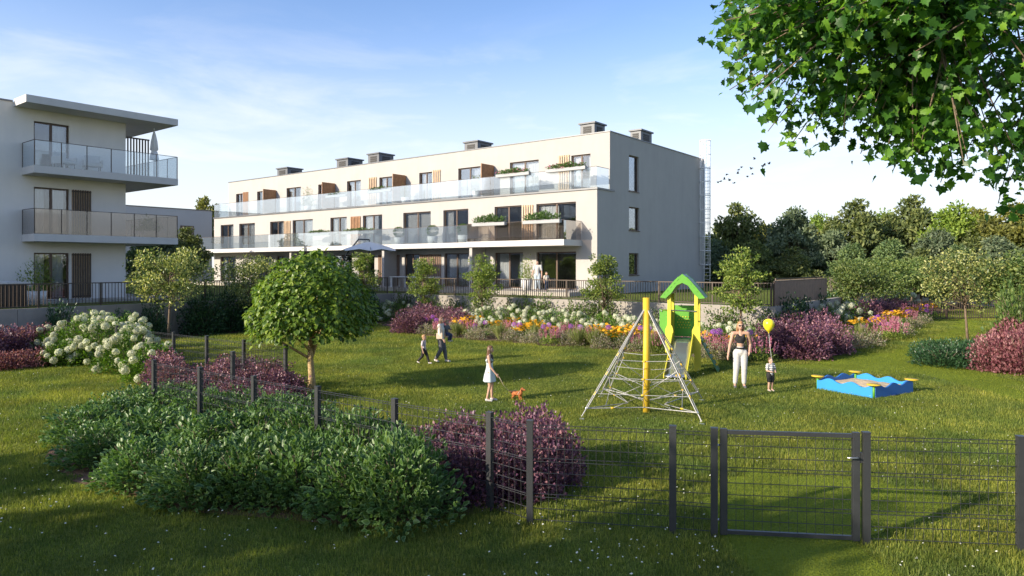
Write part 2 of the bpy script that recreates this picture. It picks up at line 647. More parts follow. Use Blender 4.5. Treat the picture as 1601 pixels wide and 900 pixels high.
# board screen on the side wall
bs = thing('board_screen', 'brown vertical board screen standing on the concrete wall corner', 'fence', (*(R0 + U * .13 + V * .3), WT), math.atan2(V[1], V[0]))
mb = MB()
for i in range(60):
    mb.box(i * .14, i * .14 + .132, -.012 - .004 * (i % 3), .012, .03, 1.02)
tag(mb.build('boards', BOARD, bs), kind='stuff')
MB().box(-.03, 8.43, -.03, .03, 1.022, 1.06).build('top_rail', BROWNMETAL, bs)
for i in range(5):
    MB().box(-.03 + i * 2.1, .03 + i * 2.1, .014, .06, 0, 1.02).build('post', BROWNMETAL, bs)

# ------------------------------------------------------------------ buildings
def facade(mb, x0, x1, z0, z1, ops, y, reveal=.2):
    """a wall skin in plane y (facing -y) with openings ops (x0,x1,z0,z1) and their reveals"""
    xs = sorted({x0, x1, *[o[0] for o in ops], *[o[1] for o in ops]})
    zs = sorted({z0, z1, *[o[2] for o in ops], *[o[3] for o in ops]})
    for i in range(len(xs) - 1):
        for j in range(len(zs) - 1):
            xm, zm = (xs[i] + xs[i + 1]) / 2, (zs[j] + zs[j + 1]) / 2
            if any(o[0] < xm < o[1] and o[2] < zm < o[3] for o in ops):
                continue
            a, b, c, d = xs[i], xs[i + 1], zs[j], zs[j + 1]
            mb.add([(a, y, c), (b, y, c), (b, y, d), (a, y, d)], [(0, 1, 2, 3)])
    for a, b, c, d in ops:
        yy = y + reveal
        mb.add([(a, y, c), (b, y, c), (b, y, d), (a, y, d), (a, yy, c), (b, yy, c), (b, yy, d), (a, yy, d)],
               [(0, 4, 5, 1), (1, 5, 6, 2), (2, 6, 7, 3), (3, 7, 4, 0)])


def swap(mb):
    """turn a wall built in plane y into one in plane x (facing +x)"""
    mb.v = [(-y, x, z) for x, y, z in mb.v]
    return mb


def curtain_mesh(x0, x1, z0, z1, y, seed=0):
    n = max(6, int((x1 - x0) / .05))
    vs_, fs_ = [], []
    for i in range(n + 1):
        x = x0 + (x1 - x0) * i / n
        yy = y + .035 * math.sin(i * 1.7 + seed) + .015 * math.sin(i * .6 + seed * 2)
        vs_ += [(x, yy, z0), (x, yy, z1)]
    for i in range(n):
        fs_.append((2 * i, 2 * i + 2, 2 * i + 3, 2 * i + 1))
    return MB().add(vs_, fs_, True)


def window(par, x0, x1, z0, z1, y, leaves=2, curtains=(), face='y', seed=0):
    """frame in the plane y (+reveal), panes and curtains as its pieces; the part is named window"""
    fw = .07
    mb = MB()
    mb.box(x0, x1, y, y + .08, z0, z0 + fw)
    mb.box(x0, x1, y, y + .08, z1 - fw, z1)
    w = (x1 - x0) / leaves
    for i in range(leaves + 1):
        xx = x0 + i * w
        a = xx if i == 0 else xx - fw * .5 if i < leaves else xx - fw
        if 0 < i < leaves:
            a = xx - fw * .75
            mb.box(a, a + fw * 1.5, y + .002, y + .078, z0 + fw, z1 - fw)
        else:
            mb.box(a, a + fw, y + .002, y + .078, z0 + fw, z1 - fw)
    if face == 'x':
        swap(mb)
    wi = mb.build('window', FRAME, par)
    for i in range(leaves):
        g = MB().box(x0 + i * w + fw * .8, x0 + (i + 1) * w - fw * .8, y + .035, y + .047, z0 + fw * .9, z1 - fw * .9)
        if face == 'x':
            swap(g)
        g.build('pane', GLASS, wi)
    for a, b in curtains:
        c = curtain_mesh(x0 + (x1 - x0) * a, x0 + (x1 - x0) * b, z0 + .05, z1 - .05, y + .22, seed + a * 9)
        if face == 'x':
            swap(c)
        c.build('curtain', CURTAIN, wi)
    return wi


def slats(par, x0, x1, z0, z1, y, material, face='y', name='slat_shutter', gap=.11, dep=.04, w=.055):
    mb = MB()
    n = max(3, int((x1 - x0) / gap))
    s = (x1 - x0) / n
    for i in range(n):
        mb.box(x0 + i * s + (s - w) / 2, x0 + i * s + (s + w) / 2, y - dep, y, z0, z1)
    mb.box(x0, x1, y, y + .02, z0 + .05, z0 + .11)
    mb.box(x0, x1, y, y + .02, z1 - .11, z1 - .05)
    if face == 'x':
        swap(mb)
    return tag(mb.build(name, material, par), kind='stuff')


def railing(par, pts, z, h=1.1, panel=1.35, post=True, glass=None, handrail=True, below=.0, material=None):
    """a glass balustrade along plan points; each pane a piece, posts and rail too"""
    glass = glass or RAILGLASS
    material = material or BROWNMETAL
    rl = MB()
    k = 0
    for i in range(len(pts) - 1):
        a, b = Vector((*pts[i], 0)), Vector((*pts[i + 1], 0))
        L = (b - a).length
        n = max(1, round(L / panel))
        d = (b - a) / n
        dn = d.normalized()
        for j in range(n):
            p0 = a + d * j + dn * .012
            p1 = a + d * (j + 1) - dn * .012
            MB().bar((p0.x, p0.y, z + (h - below) / 2), (p1.x, p1.y, z + (h - below) / 2), .014, h + below - .012).build('glass_panel', glass, par) if True else None
            if post:
                rl.box(a.x + d.x * j - .016, a.x + d.x * j + .016, a.y + d.y * j - .016, a.y + d.y * j + .016, z - below, z + h)
        if post and i == len(pts) - 2:
            rl.box(b.x - .016, b.x + .016, b.y - .016, b.y + .016, z - below, z + h)
        if handrail:
            rl.bar((a.x, a.y, z + h + .012), (b.x, b.y, z + h + .012), .03, .022)
    if rl.v:
        rl.build('railing_frame', material, par)


# ---- the long building
MO = np.array((5.95, 42.5))
MF0, MF1, MF2, MRT = 1.70, 4.75, 7.93, 11.35
MLEN = 42.8
main = thing('apartment_building', 'long cream three storey block with glass balconies and roof chimneys', 'building', (*MO, 0), ROT)
LOWP = MO - V * 1.5


def fx(px, off):
    """local x on the facade plane that lies off metres behind the upper facade"""
    return -on_line(px, MO + V * off, U)


up_w = [(368.6, 379.5), (401.5, 410), (447.6, 470), (497, 503), (542, 563.6), (592.6, 612.6), (655, 675), (716, 750.7), (796.7, 841.7), (892.7, 922.7)]
lo_w = [(344.5, 364.5), (373.5, 398), (421.8, 443.4), (457, 488.5), (516, 541.7), (566.8, 597), (630, 673), (692.7, 731.7), (772.7, 815), (838, 900)]
gr_w = [(344, 368), (400, 425), (432, 446), (462, 486), (517, 550), (560, 585), (632, 655), (694, 731.7), (772.7, 817), (838, 900)]
ops_u = [(fx(a, 0), fx(b, 0), MF2 + .02, MF2 + 2.22) for a, b in up_w]
ops_l = [(fx(a, -1.5), fx(b, -1.5), MF1 + .02, MF1 + 2.32) for a, b in lo_w]
ops_g = [(fx(a, -1.5), fx(b, -1.5), MF0 + .05, MF0 + 2.35) for a, b in gr_w]
mb = MB()
facade(mb, -MLEN, 0, MF2 - .1, MRT, ops_u, 0)
facade(mb, -MLEN, 0, 1.2, MF2 - .2, ops_l + ops_g, -1.5)
mb.add([(-MLEN, -1.5, MF2 - .2), (0, -1.5, MF2 - .2), (0, 0, MF2 - .2), (-MLEN, 0, MF2 - .2)], [(0, 1, 2, 3)])
# end wall with its three windows
e_ops = []
EY = lambda px: on_line(px, MO, V)
for px0, px1, z0, z1 in ((983, 998, 7.95, 10.25), (983, 999, 5.45, 6.95), (983, 998, 2.6, 4.0)):
    e_ops.append((EY(px0), EY(px1), z0, z1))
ew = MB()
facade(ew, -1.5, 14.4, 1.2, MF2 - .2, [o for o in e_ops if o[3] < MF2 - .2], 0)
facade(ew, 0, 14.4, MF2 - .2, MRT, [o for o in e_ops if o[3] > MF2], 0)
swap(ew)
mb.v += ew.v
n0 = len(mb.v) - len(ew.v)
mb.f += [tuple(i + n0 for i in q) for q in ew.f]
mb.sm += ew.sm
# back and far end
mb.add([(0, 14.4, 1.2), (-MLEN, 14.4, 1.2), (-MLEN, 14.4, MRT), (0, 14.4, MRT)], [(0, 1, 2, 3)])
mb.add([(-MLEN, 14.4, 1.2), (-MLEN, -1.5, 1.2), (-MLEN, -1.5, MF2 - .2), (-MLEN, 14.4, MF2 - .2)], [(0, 1, 2, 3)])
mb.add([(-MLEN, 14.4, MF2 - .2), (-MLEN, 0, MF2 - .2), (-MLEN, 0, MRT), (-MLEN, 14.4, MRT)], [(0, 1, 2, 3)])
mb.build('wall', PLASTER, main)
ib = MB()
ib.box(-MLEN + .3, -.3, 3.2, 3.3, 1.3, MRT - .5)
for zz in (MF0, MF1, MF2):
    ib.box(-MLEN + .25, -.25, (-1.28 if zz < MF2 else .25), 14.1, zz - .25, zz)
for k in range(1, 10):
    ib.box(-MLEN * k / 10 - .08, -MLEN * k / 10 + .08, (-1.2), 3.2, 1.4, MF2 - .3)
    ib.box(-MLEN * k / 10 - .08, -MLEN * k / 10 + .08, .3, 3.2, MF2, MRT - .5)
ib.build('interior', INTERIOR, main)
rf = MB().box(-MLEN + .1, -.1, .1, 14.3, MRT - .5, MRT - .35).build('roof', ROOF, main)
cp = MB()
cp.box(-MLEN - .04, .04, -.04, .3, MRT, MRT + .06)
cp.box(-.3, .04, .3, 14.44, MRT, MRT + .06)
cp.box(-MLEN - .04, -MLEN + .3, .3, 14.44, MRT, MRT + .06)
cp.box(-MLEN + .3, -.3, 14.1, 14.44, MRT, MRT + .06)
cp.build('coping', TRIM, rf)
ts = MB()
ts.box(-MLEN - .06, .06, -1.58, -.003, MF2 - .199, MF2 - .1)
ts.box(.005, .06, -.003, .5, MF2 - .199, MF2 - .1)
ts.build('terrace_edge', TRIM, main)
cur = [((0, .3),), ((0.55, 1),), ((0, .25), (.7, 1)), (), ((.1, .9),), ((0, .35),), ((0, .5),), ((.6, 1),), ((.05, .95),), ((.1, .45), (.8, 1)), ((.5, .95),)]
for i, o in enumerate(ops_u):
    window(main, *o, .12, 2 if o[1] - o[0] > .9 else 1, cur[i % 11], seed=i)
for i, o in enumerate(ops_l):
    wd = o[1] - o[0]
    window(main, *o, -1.5 + .12, 3 if wd > 3.2 else 2, cur[(i * 3 + 1) % 11], seed=i + 20)
for i, o in enumerate(ops_g):
    wd = o[1] - o[0]
    window(main, *o, -1.5 + .12, 3 if wd > 3.2 else 2, cur[(i * 5 + 2) % 11], seed=i + 40)
for o in e_ops:
    window(main, *o, .12, 1, (), 'x')
    sb = MB().box(o[0] - .05, o[1] + .05, -.05, .12, o[2] - .05, o[2] - .004)
    swap(sb).build('window_sill', FRAME, main)
# sliding slatted shutters
for a, b, off, z, m_ in ((379.8, 388, 0, MF2, WOOD), (576, 589, 0, MF2, WOODPALE), (676, 689, 0, MF2, WOODPALE), (872.7, 890.7, 0, MF2, WOODPALE),
                         (443.8, 454.7, -1.5, MF1, WOODPALE), (548, 564, -1.5, MF1, WOOD), (815.7, 834, -1.5, MF1, WOODPALE),
                         (591, 625, -1.5, MF0, BOARD), (656, 690, -1.5, MF0, BOARD)):
    slats(main, fx(a, off), fx(b, off), z + .04, z + 2.3, off - .03, m_, gap=.17, w=.09)
# timber partitions between the roof terraces
for px in (411, 503, 613.6, 752):
    x = -on_line(px, MO - V * 1.35, U)
    mb = MB()
    for j in range(9):
        mb.box(x - .03, x + .03, -1.36 + j * .145, -1.36 + j * .145 + .115, MF2 + .02, MF2 + 2.15)
    mb.box(x - .012, x + .012, -1.36, -.01, MF2 + .0, MF2 + 2.12)
    tag(mb.build('terrace_partition', WOOD, main), kind='stuff')
# roof terrace glass
railing(main, [(-MLEN + .02, -.06), (-MLEN + .02, -1.5), (-.04, -1.5), (-.04, -.06)], MF2 - .08, 1.22, 2.0, post=False)
# balconies
XA0 = -on_line(297, MO - V * 2.9, U)
XA1 = -on_line(733, MO - V * 2.9, U)
XB1 = -on_line(881, MO - V * 3.44, U)
XB0 = -on_line(729, MO - V * 3.44, U)
sl = MB()
sl.box(XA0, XB0 - .004, -2.9, -1.503, MF1 - .36, MF1 - .03)
sl.box(XB0, XB1, -3.44, -1.503, MF1 - .37, MF1 - .02)
xs_ = [-on_line(p, MO - V * 3.1, U) for p in (366, 475)]
sl.box(xs_[0], xs_[1], -3.12, -2.904, MF1 - .365, MF1 - .025)
sl.build('balcony_slab', SLAB, main)
railing(main, [(XA0 + .03, -1.55), (XA0 + .03, -2.87), (XB0 - .06, -2.87)], MF1 - .03, 1.12, 1.95, post=False)
railing(main, [(XB0 + .03, -2.0), (XB0 + .03, -3.41), (XB1 - .03, -3.41), (XB1 - .03, -1.53)], MF1 - .02, 1.12, 2.0, post=False, glass=RAILGLASS2)
# patio paving
MB().box(-MLEN, 0, -4.5, -1.52, WT - .028, MF0 + .0).build('patio', mat('patio_paving', (.36, .33, .29), .9, var=.1), main)
# ground floor piers between units
for px in (455, 600, 737):
    x = -on_line(px, MO - V * 2.7, U)
    MB().box(x - .12, x + .12, -2.8, -1.502, MF0 + .002, MF1 - .362).build('pier', PLASTER, main)
# chimneys
def chimney(px0, px1, back, ztop, dep=1.6):
    x0 = -on_line(px0, MO + V * back, U)
    x1 = x0 + (-on_line(px1, MO + V * back, U) - x0) * .52
    mb = MB().box(x0, x1, back, back + dep, MRT - .36, ztop - .1)
    c = mb.build('chimney', VENT, main)
    MB().box(x0 - .1, x1 + .1, back - .1, back + dep + .1, ztop - .1, ztop).build('cap', VENT, c)
    if ztop > MRT + .6:
        w = x1 - x0
        for j in range(5):
            lv = MB()
            z = MRT + .12 + j * (ztop - MRT - .35) / 5
            lv.box(x0 + w * .22, x1 - w * .22, back - .035, back - .003, z, z + (ztop - MRT - .35) / 7)
            lv.build('louvre', LOUVRE, c)
            MB().box(x1 + .003, x1 + .035, back + dep * .25, back + dep * .75, z, z + (ztop - MRT - .35) / 7).build('louvre', LOUVRE, c)


chimney(433, 464, 1.2, 12.35)
chimney(526, 560, 1.2, 12.4)
chimney(575, 608, 1.4, 12.5)
chimney(725.7, 765.7, 1.5, 12.35)
chimney(906.7, 950, 1.0, 12.35, 1.3)
chimney(985, 1017, 5.0, 12.35)
chimney(664, 700, 4.0, 11.75)
chimney(820, 843, 3.0, 11.72)
chimney(873, 897, 3.0, 11.8)
# caged ladder
lad = thing('cage_ladder', 'white caged roof ladder on the shaded end wall', 'ladder', (*(MO + V * 14.1), 0), ROT)
mb = MB()
lx0, lx1 = .12, .55
LT = 12.75
for x in (.16, .62):
    mb.tube([(x, 0, 1.6), (x, 0, LT)], .042, 6)
for i in range(42):
    mb.tube([(.16, 0, 1.9 + i * .26), (.62, 0, 1.9 + i * .26)], .014, 5)
mb.build('ladder_rails', WHITE, lad)
mb = MB()
for i in range(10):
    z = 3.3 + i * 1.04
    mb.tube([(.39 + .39 * math.cos(a), -.36 + .40 * math.sin(a), z) for a in [math.radians(d) for d in range(20, -201, -20)]], .032, 5)
for a in (0, -35, -70, -105, -140, -180):
    a = math.radians(a)
    mb.tube([(.39 + .39 * math.cos(a), -.36 + .40 * math.sin(a), 3.3), (.39 + .39 * math.cos(a), -.36 + .40 * math.sin(a), LT)], .024, 5)
mb.build('safety_cage', WHITE, lad)
mb = MB()
for i in range(5):
    mb.bar((-.05, .05, 3 + i * 1.9), (.64, .02, 3 + i * 1.9), .03, .03)
mb.build('bracket', WHITE, lad)

# ---- the balconied block
LO = np.array((-22.4, 31.93))
LF0, LF1, LF2, LRT = 1.60, 4.65, 7.70, 10.62
lef = thing('apartment_building', 'pale grey block with three stacked wraparound balconies and flat canopy', 'building', (*LO, 0), ROT)
lw = [(.486, 1.96, z + .02, z + 2.2) for z in (LF0, LF1, LF2)]
mb = MB()
facade(mb, -14, 4.53, 1.2, LRT, lw, 0)
swap(mb)
mb.add([(0, 4.53, 1.2), (-26, 4.53, 1.2), (-26, 4.53, LRT), (0, 4.53, LRT)], [(0, 1, 2, 3)])
mb.add([(-26, -14, 1.2), (0, -14, 1.2), (0, -14, LRT), (-26, -14, LRT)], [(0, 1, 2, 3)])
mb.add([(-26, 4.53, 1.2), (-26, -14, 1.2), (-26, -14, LRT), (-26, 4.53, LRT)], [(0, 1, 2, 3)])
mb.build('wall', PLASTER2, lef)
ib = MB()
ib.box(-3.2, -3.1, -13, 4.4, 1.3, LRT - .3)
for zz in (LF0, LF1, LF2):
    ib.box(-25, -.3, -13.5, 4.4, zz - .25, zz)
ib.box(-3.1, -.3, -1.2, -1.1, 1.3, LRT - .2)
ib.build('interior', INTERIOR, lef)
rf = MB().box(-25.9, -.05, -13.9, 4.45, LRT - .3, LRT - .15).build('roof', ROOF, lef)
mb = MB()
mb.box(-.3, .05, -14.05, -.35, LRT + .001, LRT + .07)
mb.build('coping', TRIM, rf)
mb = MB()
mb.box(-.0 + .003, 1.53, -.30, 6.45, 10.42, 10.75)
mb.box(-9, -.001, 4.535, 6.45, 10.42, 10.75)
mb.build('canopy', SLAB, lef)
mb = MB()
for z in (LF1, LF2):
    mb.box(.003, 1.53, 0, 6.45, z - .36, z - .03)
    mb.box(-9, -.001, 4.535, 6.45, z - .36, z - .03)
mb.build('balcony_slab', SLAB, lef)
for z, g in ((LF2, RAILGLASS), (LF1, RAILGLASS2)):
    railing(lef, [(.03, .03), (1.5, .03), (1.5, 6.42), (-8.9, 6.42)], z - .03, 1.12, 1.07, glass=g)
for o in lw:
    window(lef, *o, .12, 2, (((.5, .95),) if o[2] > 7 else ((.0, .35), (.6, .9))), 'x', seed=o[2])
for z in (LF0, LF1):
    slats(lef, 2.06, 2.92, z + .04, z + 2.2, -.03, BROWNMETAL, 'x', gap=.1, w=.05)
    MB().box(.004, .012, 2.06, 2.92, z + .05, z + 2.19).build('shutter_backing', WOODPALE, lef)
# slatted screen on the return side of the upper balcony
mb = MB()
for j in range(8):
    mb.box(-.06, -.01, 4.62 + j * .145, 4.62 + j * .145 + .06, LF2 - .02, LF2 + 2.0)
mb.box(-.065, -.005, 4.6, 5.72, LF2 + 2.0, LF2 + 2.07)
tag(mb.build('balcony_screen', BROWNMETAL, lef), kind='stuff')
MB().box(-20, 1.6, -6, 6.5, WT - .028, LF0).build('patio', MATS['patio_paving'], lef)

# ---- the plain grey block between
gb = thing('grey_building', 'plain grey rendered block between the two apartment buildings', 'building', (*at(331, 74), 0), ROT)
MB().box(-12, 0, -16, 0, 1.0, 8.95).build('wall', GREYWALL, gb)
MB().box(-12.05, .05, -16.05, .05, 8.952, 9.04).build('coping', TRIM, gb)
for i in range(4):
    for z in (2.2, 5.6):
        fr_ = MB().box(.003, .05, -3.4 - i * 3.6, -2.0 - i * 3.6, z, z + 1.7).build('window', FRAME, gb)
        MB().box(.052, .06, -3.3 - i * 3.6, -2.1 - i * 3.6, z + .1, z + 1.6).build('pane', GLASS, fr_)

# ------------------------------------------------------------------ foliage
def unit(a):
    return a / np.maximum(np.linalg.norm(a, axis=1, keepdims=True), 1e-6)


def leaf_arrays(pos, axis, nrm, L, W, kind='rhomb', fold=.25):
    n = len(pos)
    axis = unit(axis)
    side = unit(np.cross(nrm, axis))
    nn = np.cross(axis, side)
    L = np.broadcast_to(np.asarray(L, float), (n,))[:, None]
    W = np.broadcast_to(np.asarray(W, float), (n,))[:, None]
    if kind == 'rhomb':
        v = np.stack([pos, pos + axis * L * .45 + side * W / 2 + nn * W * fold, pos + axis * L, pos + axis * L * .45 - side * W / 2 + nn * W * fold], 1)
        f = np.array([(0, 1, 2), (0, 2, 3)])
        k = 4
        rim = None
    elif kind == 'oval':
        def P(a, s, h):
            return pos + axis * L * a + side * W * s + nn * W * h
        v = np.stack([P(0, 0, 0), P(.3, .5, fold), P(.68, .4, fold * .6), P(1, 0, -fold), P(.68, -.4, fold * .6), P(.3, -.5, fold), P(.48, 0, 0)], 1)
        f = np.array([(6, 0, 1), (6, 1, 2), (6, 2, 3), (6, 3, 4), (6, 4, 5), (6, 5, 0)])
        k = 7
        rim = np.array([1, 1, 1, 1, 1, 1, 0.])
    elif kind == 'maple':
        out = [(0, 0), (.10, .26), (-.02, .42), (.22, .40), (.34, .60), (.46, .40), (.62, .42), (.66, .18), (1.0, 0), (.66, -.18), (.62, -.42), (.46, -.40), (.34, -.60), (.22, -.40), (-.02, -.42), (.10, -.26)]
        v = np.stack([pos + axis * L * a + side * W * s + nn * W * fold * (abs(s) - .35 * a * a) for a, s in out] + [pos + axis * L * .33], 1)
        m = len(out)
        f = np.array([(m, i, (i + 1) % m) for i in range(m)])
        k = m + 1
        rim = None
    off = (np.arange(n) * k)[:, None, None]
    return v.reshape(-1, 3), (f[None] + off).reshape(-1, 3), (None if rim is None else np.tile(rim, n))


def leaf_mesh(name, pos, axis, nrm, L, W, kind='rhomb', fold=.25, extra=None):
    v, f, rim = leaf_arrays(pos, axis, nrm, L, W, kind, fold)
    me = arr_mesh(name, v, f)
    if rim is not None:
        a = me.attributes.new('rim', 'FLOAT', 'POINT')
        a.data.foreach_set('value', rim.astype(np.float32))
    return me


def rdir(n, r):
    return unit(r.normal(size=(n, 3)))


def cluster(centres, radii, per, r, squash=.8, up=.35, droop=0.0, out=.8, shell=2.4):
    """leaf positions, axes and normals spread over leafy clumps"""
    P, A, N = [], [], []
    for c, rd in zip(centres, radii):
        d = rdir(per, r)
        rad = rd * r.random(per) ** (1 / shell)
        p = d * rad[:, None]
        p[:, 2] *= squash
        P.append(p + c)
        A.append(unit(d * out + rdir(per, r) * .7 + np.array((0, 0, -droop))))
        N.append(unit(d * .5 + rdir(per, r) * .6 + np.array((0, 0, up))))
    return np.concatenate(P), np.concatenate(A), np.concatenate(N)


def limbs(mb, base, height, r0, ends, r, bends=3):
    """a trunk and one tapering limb to each end point"""
    base = np.array(base, float)
    top = base + np.array((r.normal() * .03 * height, r.normal() * .03 * height, height))
    pts = [base + (top - base) * t + np.array((r.normal(), r.normal(), 0)) * .012 * height * (t > 0) for t in np.linspace(0, 1, 5)]
    mb.tube(pts, [r0 * (1.25 if i == 0 else 1 - .45 * i / 4) for i in range(5)], 8)
    for e in ends:
        t = r.uniform(.45, .98)
        s = base + (top - base) * t
        m = s + (e - s) * .5 + np.array((r.normal(), r.normal(), r.normal() * .5)) * np.linalg.norm(e - s) * .10 - np.array((0, 0, .06)) * np.linalg.norm(e - s)
        rr = r0 * .42 * (1 - .5 * (t - .45))
        mb.tube([s, m, e], [rr, rr * .6, rr * .18], 5)


def make_tree(name, label, cat, seed, H, ch0, R, nclump, per, lsize, leaf, bark, r0, shape='oval', group=None, crad=.36, kind='rhomb', droop=.1, lw=.55, up=.35, squash=.75):
    """trunk + crown; crown between ch0 and H, radius R"""
    r = np.random.default_rng(seed)
    t = thing(name, label, cat, group=group)
    cs, rs = [], []
    hc = (H + ch0) / 2
    hh = (H - ch0) / 2
    while len(cs) < nclump:
        p = r.uniform(-1, 1, 3)
        q = np.linalg.norm(p)
        if q > 1 or q < .25:
            continue
        z = p[2]
        if shape == 'cone':
            k = 1.0 - .62 * (z * .5 + .5)
        elif shape == 'vase':
            k = .62 + .38 * (z * .5 + .5)
        elif shape == 'dome':
            k = 1 - .55 * max(0, z)
        else:
            k = 1
        k *= r.uniform(.75, 1.08)
        cs.append(np.array((p[0] * R * k, p[1] * R * k, hc + z * hh * .93)))
        rs.append(crad * R * r.uniform(.55, 1.15))
    P, A, N = cluster(cs, rs, per, r, squash, up, droop)
    me = leaf_mesh('crown', P, A, N, lsize * r.uniform(.7, 1.3, len(P)), lsize * lw * r.uniform(.8, 1.2, len(P)), kind)
    mb = MB()
    limbs(mb, (0, 0, -.05), ch0 + (H - ch0) * .62, r0, cs[::max(1, nclump // 26)], r)
    mb.build('trunk', bark, t)
    link_mesh('crown', me, leaf, t)
    return t


def place(proto, used, p, rz=None, s=1.0, sz=None, label=None, z=0.0, group=None):
    base = BASE_LABEL.setdefault(proto.name, proto['label'])
    o = proto if id(proto) not in used else copy_tree(proto)
    used.add(id(proto))
    o['label'] = base
    o.location = (p[0], p[1], z)
    o.rotation_euler = (0, 0, random.uniform(0, 6.28) if rz is None else rz)
    o.scale = (s, s, sz or s)
    if label:
        o['label'] = label
    if group:
        o['group'] = group
    return o


USED = set()
BASE_LABEL = {}
L_GLOBE = leafmat('globe_leaf', [(.03, .06, .008), (.06, .11, .012), (.10, .16, .018), (.17, .22, .03)], .34, .42, gain=1.3)
L_DOG = leafmat('dogwood_leaf', [(.016, .045, .010), (.026, .062, .012), (.04, .082, .015), (.075, .115, .018)], .25, .4, gain=1.7, rim=(.15, .25, .095))
L_PURP = leafmat('purple_leaf', [(.05, .022, .05), (.09, .04, .075), (.15, .068, .10), (.27, .135, .15)], .3, .4, gain=1.5)
L_PINK = leafmat('pink_leaf', [(.11, .03, .045), (.19, .06, .08), (.29, .12, .135), (.38, .20, .20)], .3, .45, gain=1.0)
L_HYD = leafmat('hydrangea_leaf', [(.03, .075, .008), (.06, .12, .012), (.10, .17, .018)], .3, .5, gain=1.4)
L_OLIVE = leafmat('pale_tree_leaf', [(.03, .055, .018), (.07, .095, .028), (.15, .165, .05), (.30, .29, .11)], .28, .35, gain=1.7)
L_FEATH = leafmat('feathery_leaf', [(.035, .06, .014), (.065, .095, .018), (.10, .13, .026), (.14, .16, .035)], .35, .5, gain=2.2)
L_BG = [leafmat('far_leaf_a', [(.022, .038, .016), (.04, .06, .022), (.065, .085, .03)], .25, .6, gain=2.9),
        leafmat('far_leaf_b', [(.03, .042, .016), (.05, .065, .02), (.085, .095, .028)], .25, .6, gain=2.5),
        leafmat('far_leaf_c', [(.045, .05, .014), (.075, .08, .018), (.12, .115, .024)], .3, .6, gain=2.2),
        leafmat('far_leaf_d', [(.035, .05, .03), (.055, .075, .04), (.085, .10, .055)], .25, .6, gain=2.4),
        leafmat('far_leaf_e', [(.06, .10, .014), (.10, .145, .02), (.14, .18, .03)], .3, .6, gain=1.7)]
L_DARK = leafmat('dark_evergreen_leaf', [(.010, .03, .012), (.018, .045, .018), (.03, .065, .025)], .12, .35, gain=1.8)
L_CLIMB = leafmat('climber_leaf', [(.03, .06, .014), (.055, .09, .02), (.09, .12, .03)], .25, .45, gain=1.5)
L_MAPLE = leafmat('maple_leaf', [(.010, .035, .006), (.024, .07, .009), (.045, .11, .012), (.10, .18, .018)], .42, .4, gain=1.75)
L_BOX = leafmat('boxwood_leaf', [(.02, .05, .012), (.035, .075, .015), (.06, .10, .02)], .2, .5, gain=1.5)

# ---- globe tree on the lawn
def globe_tree():
    r = np.random.default_rng(3)
    p = gp(487, 611)
    t = thing('globe_tree', 'dense round crowned tree with golden trunk on the lawn', 'tree', (*p, .12))
    n = 7600
    # umbrella crown: leaves hang in tiers over a lumpy dome
    d = rdir(n, r)
    d[:, 2] = np.abs(d[:, 2]) * 1.0 - .34 * (r.random(n) < .45) * r.random(n) * 2
    d = unit(d)
    lump = np.array([1 + .09 * mnoise.noise(Vector(q * 2.1)) + .15 * mnoise.noise(Vector(q * 4.9)) for q in d])
    rad = lump * r.random(n) ** (1 / 6)
    low = d[:, 2] < 0
    P = np.stack([d[:, 0] * 1.52 * rad, d[:, 1] * 1.52 * rad, 1.72 + np.where(low, d[:, 2] * .95, d[:, 2] * 1.72) * rad], 1)
    hang = np.clip(np.hypot(P[:, 0], P[:, 1]) / 1.52, 0, 1) ** 3
    P[:, 2] -= .14 * hang * r.random(n)
    A = unit(d * np.array((1, 1, .25)) * .8 + rdir(n, r) * .6 + np.array((0, 0, -.6)))
    N = unit(d * .9 + rdir(n, r) * .35 + np.array((0, 0, .55)))
    me = leaf_mesh('crown', P, A, N, r.uniform(.08, .165, n), r.uniform(.055, .115, n), 'oval', .18)
    link_mesh('crown', me, L_GLOBE, t)
    mb = MB()
    ends = [np.array((math.cos(a) * q, math.sin(a) * q, z)) for a, q, z in zip(np.linspace(0, 6.2, 16), r.uniform(.6, 1.3, 16), r.uniform(1.6, 3.0, 16))]
    limbs(mb, (0, 0, -.17), 1.8, .095, ends, r)
    mb.build('trunk', BARKPALE, t)


globe_tree()

# ---- small trees
L_BUSHY = leafmat('bushy_leaf', [(.05, .09, .025), (.085, .13, .035), (.13, .17, .045), (.18, .21, .06)], .3, .45, gain=1.3)
feather = make_tree('young_tree', 'young feathery tree in the flower bed', 'tree', 21, 3.85, 1.15, 1.2, 46, 80, .115, L_FEATH, BARK, .05, 'cone', 'young feathery trees along the sunlit wall', crad=.32, droop=.05, squash=.45)
feather2 = make_tree('young_tree', 'young feathery tree in the flower bed', 'tree', 22, 3.85, 1.2, 1.22, 44, 80, .115, L_FEATH, BARK, .05, 'cone', 'young feathery trees along the sunlit wall', crad=.32, droop=.05, squash=.45)
place(feather, USED, wq(6.8, 2.2), 0.3, label='young feathery tree in front of the shaded end wall corner')
place(feather2, USED, wq(13.9, 2.2), 2.0, 1.02, label='young feathery tree under the flower box balcony')
place(feather, USED, wq(18.1, 2.2), 4.0, .98, label='young feathery tree under the potted boxwood balcony')
place(feather2, USED, wq(.67, 2.2), 5.2, 1.06, label='young feathery tree beside the slide tower')
place(feather, USED, (-8.3, 38.8), 1.2, 1.06, label='young feathery tree under the big white parasol')
pale = make_tree('camellia_tree', 'small tree with pale glossy leaves', 'tree', 31, 4.15, 1.35, 1.75, 70, 75, .12, L_OLIVE, BARK, .055, 'oval', 'pale leaved small trees', crad=.3, droop=-.1, lw=.6)
place(pale, USED, at(262, 30.4), .4, label='small pale leaved tree against the shaded retaining wall')
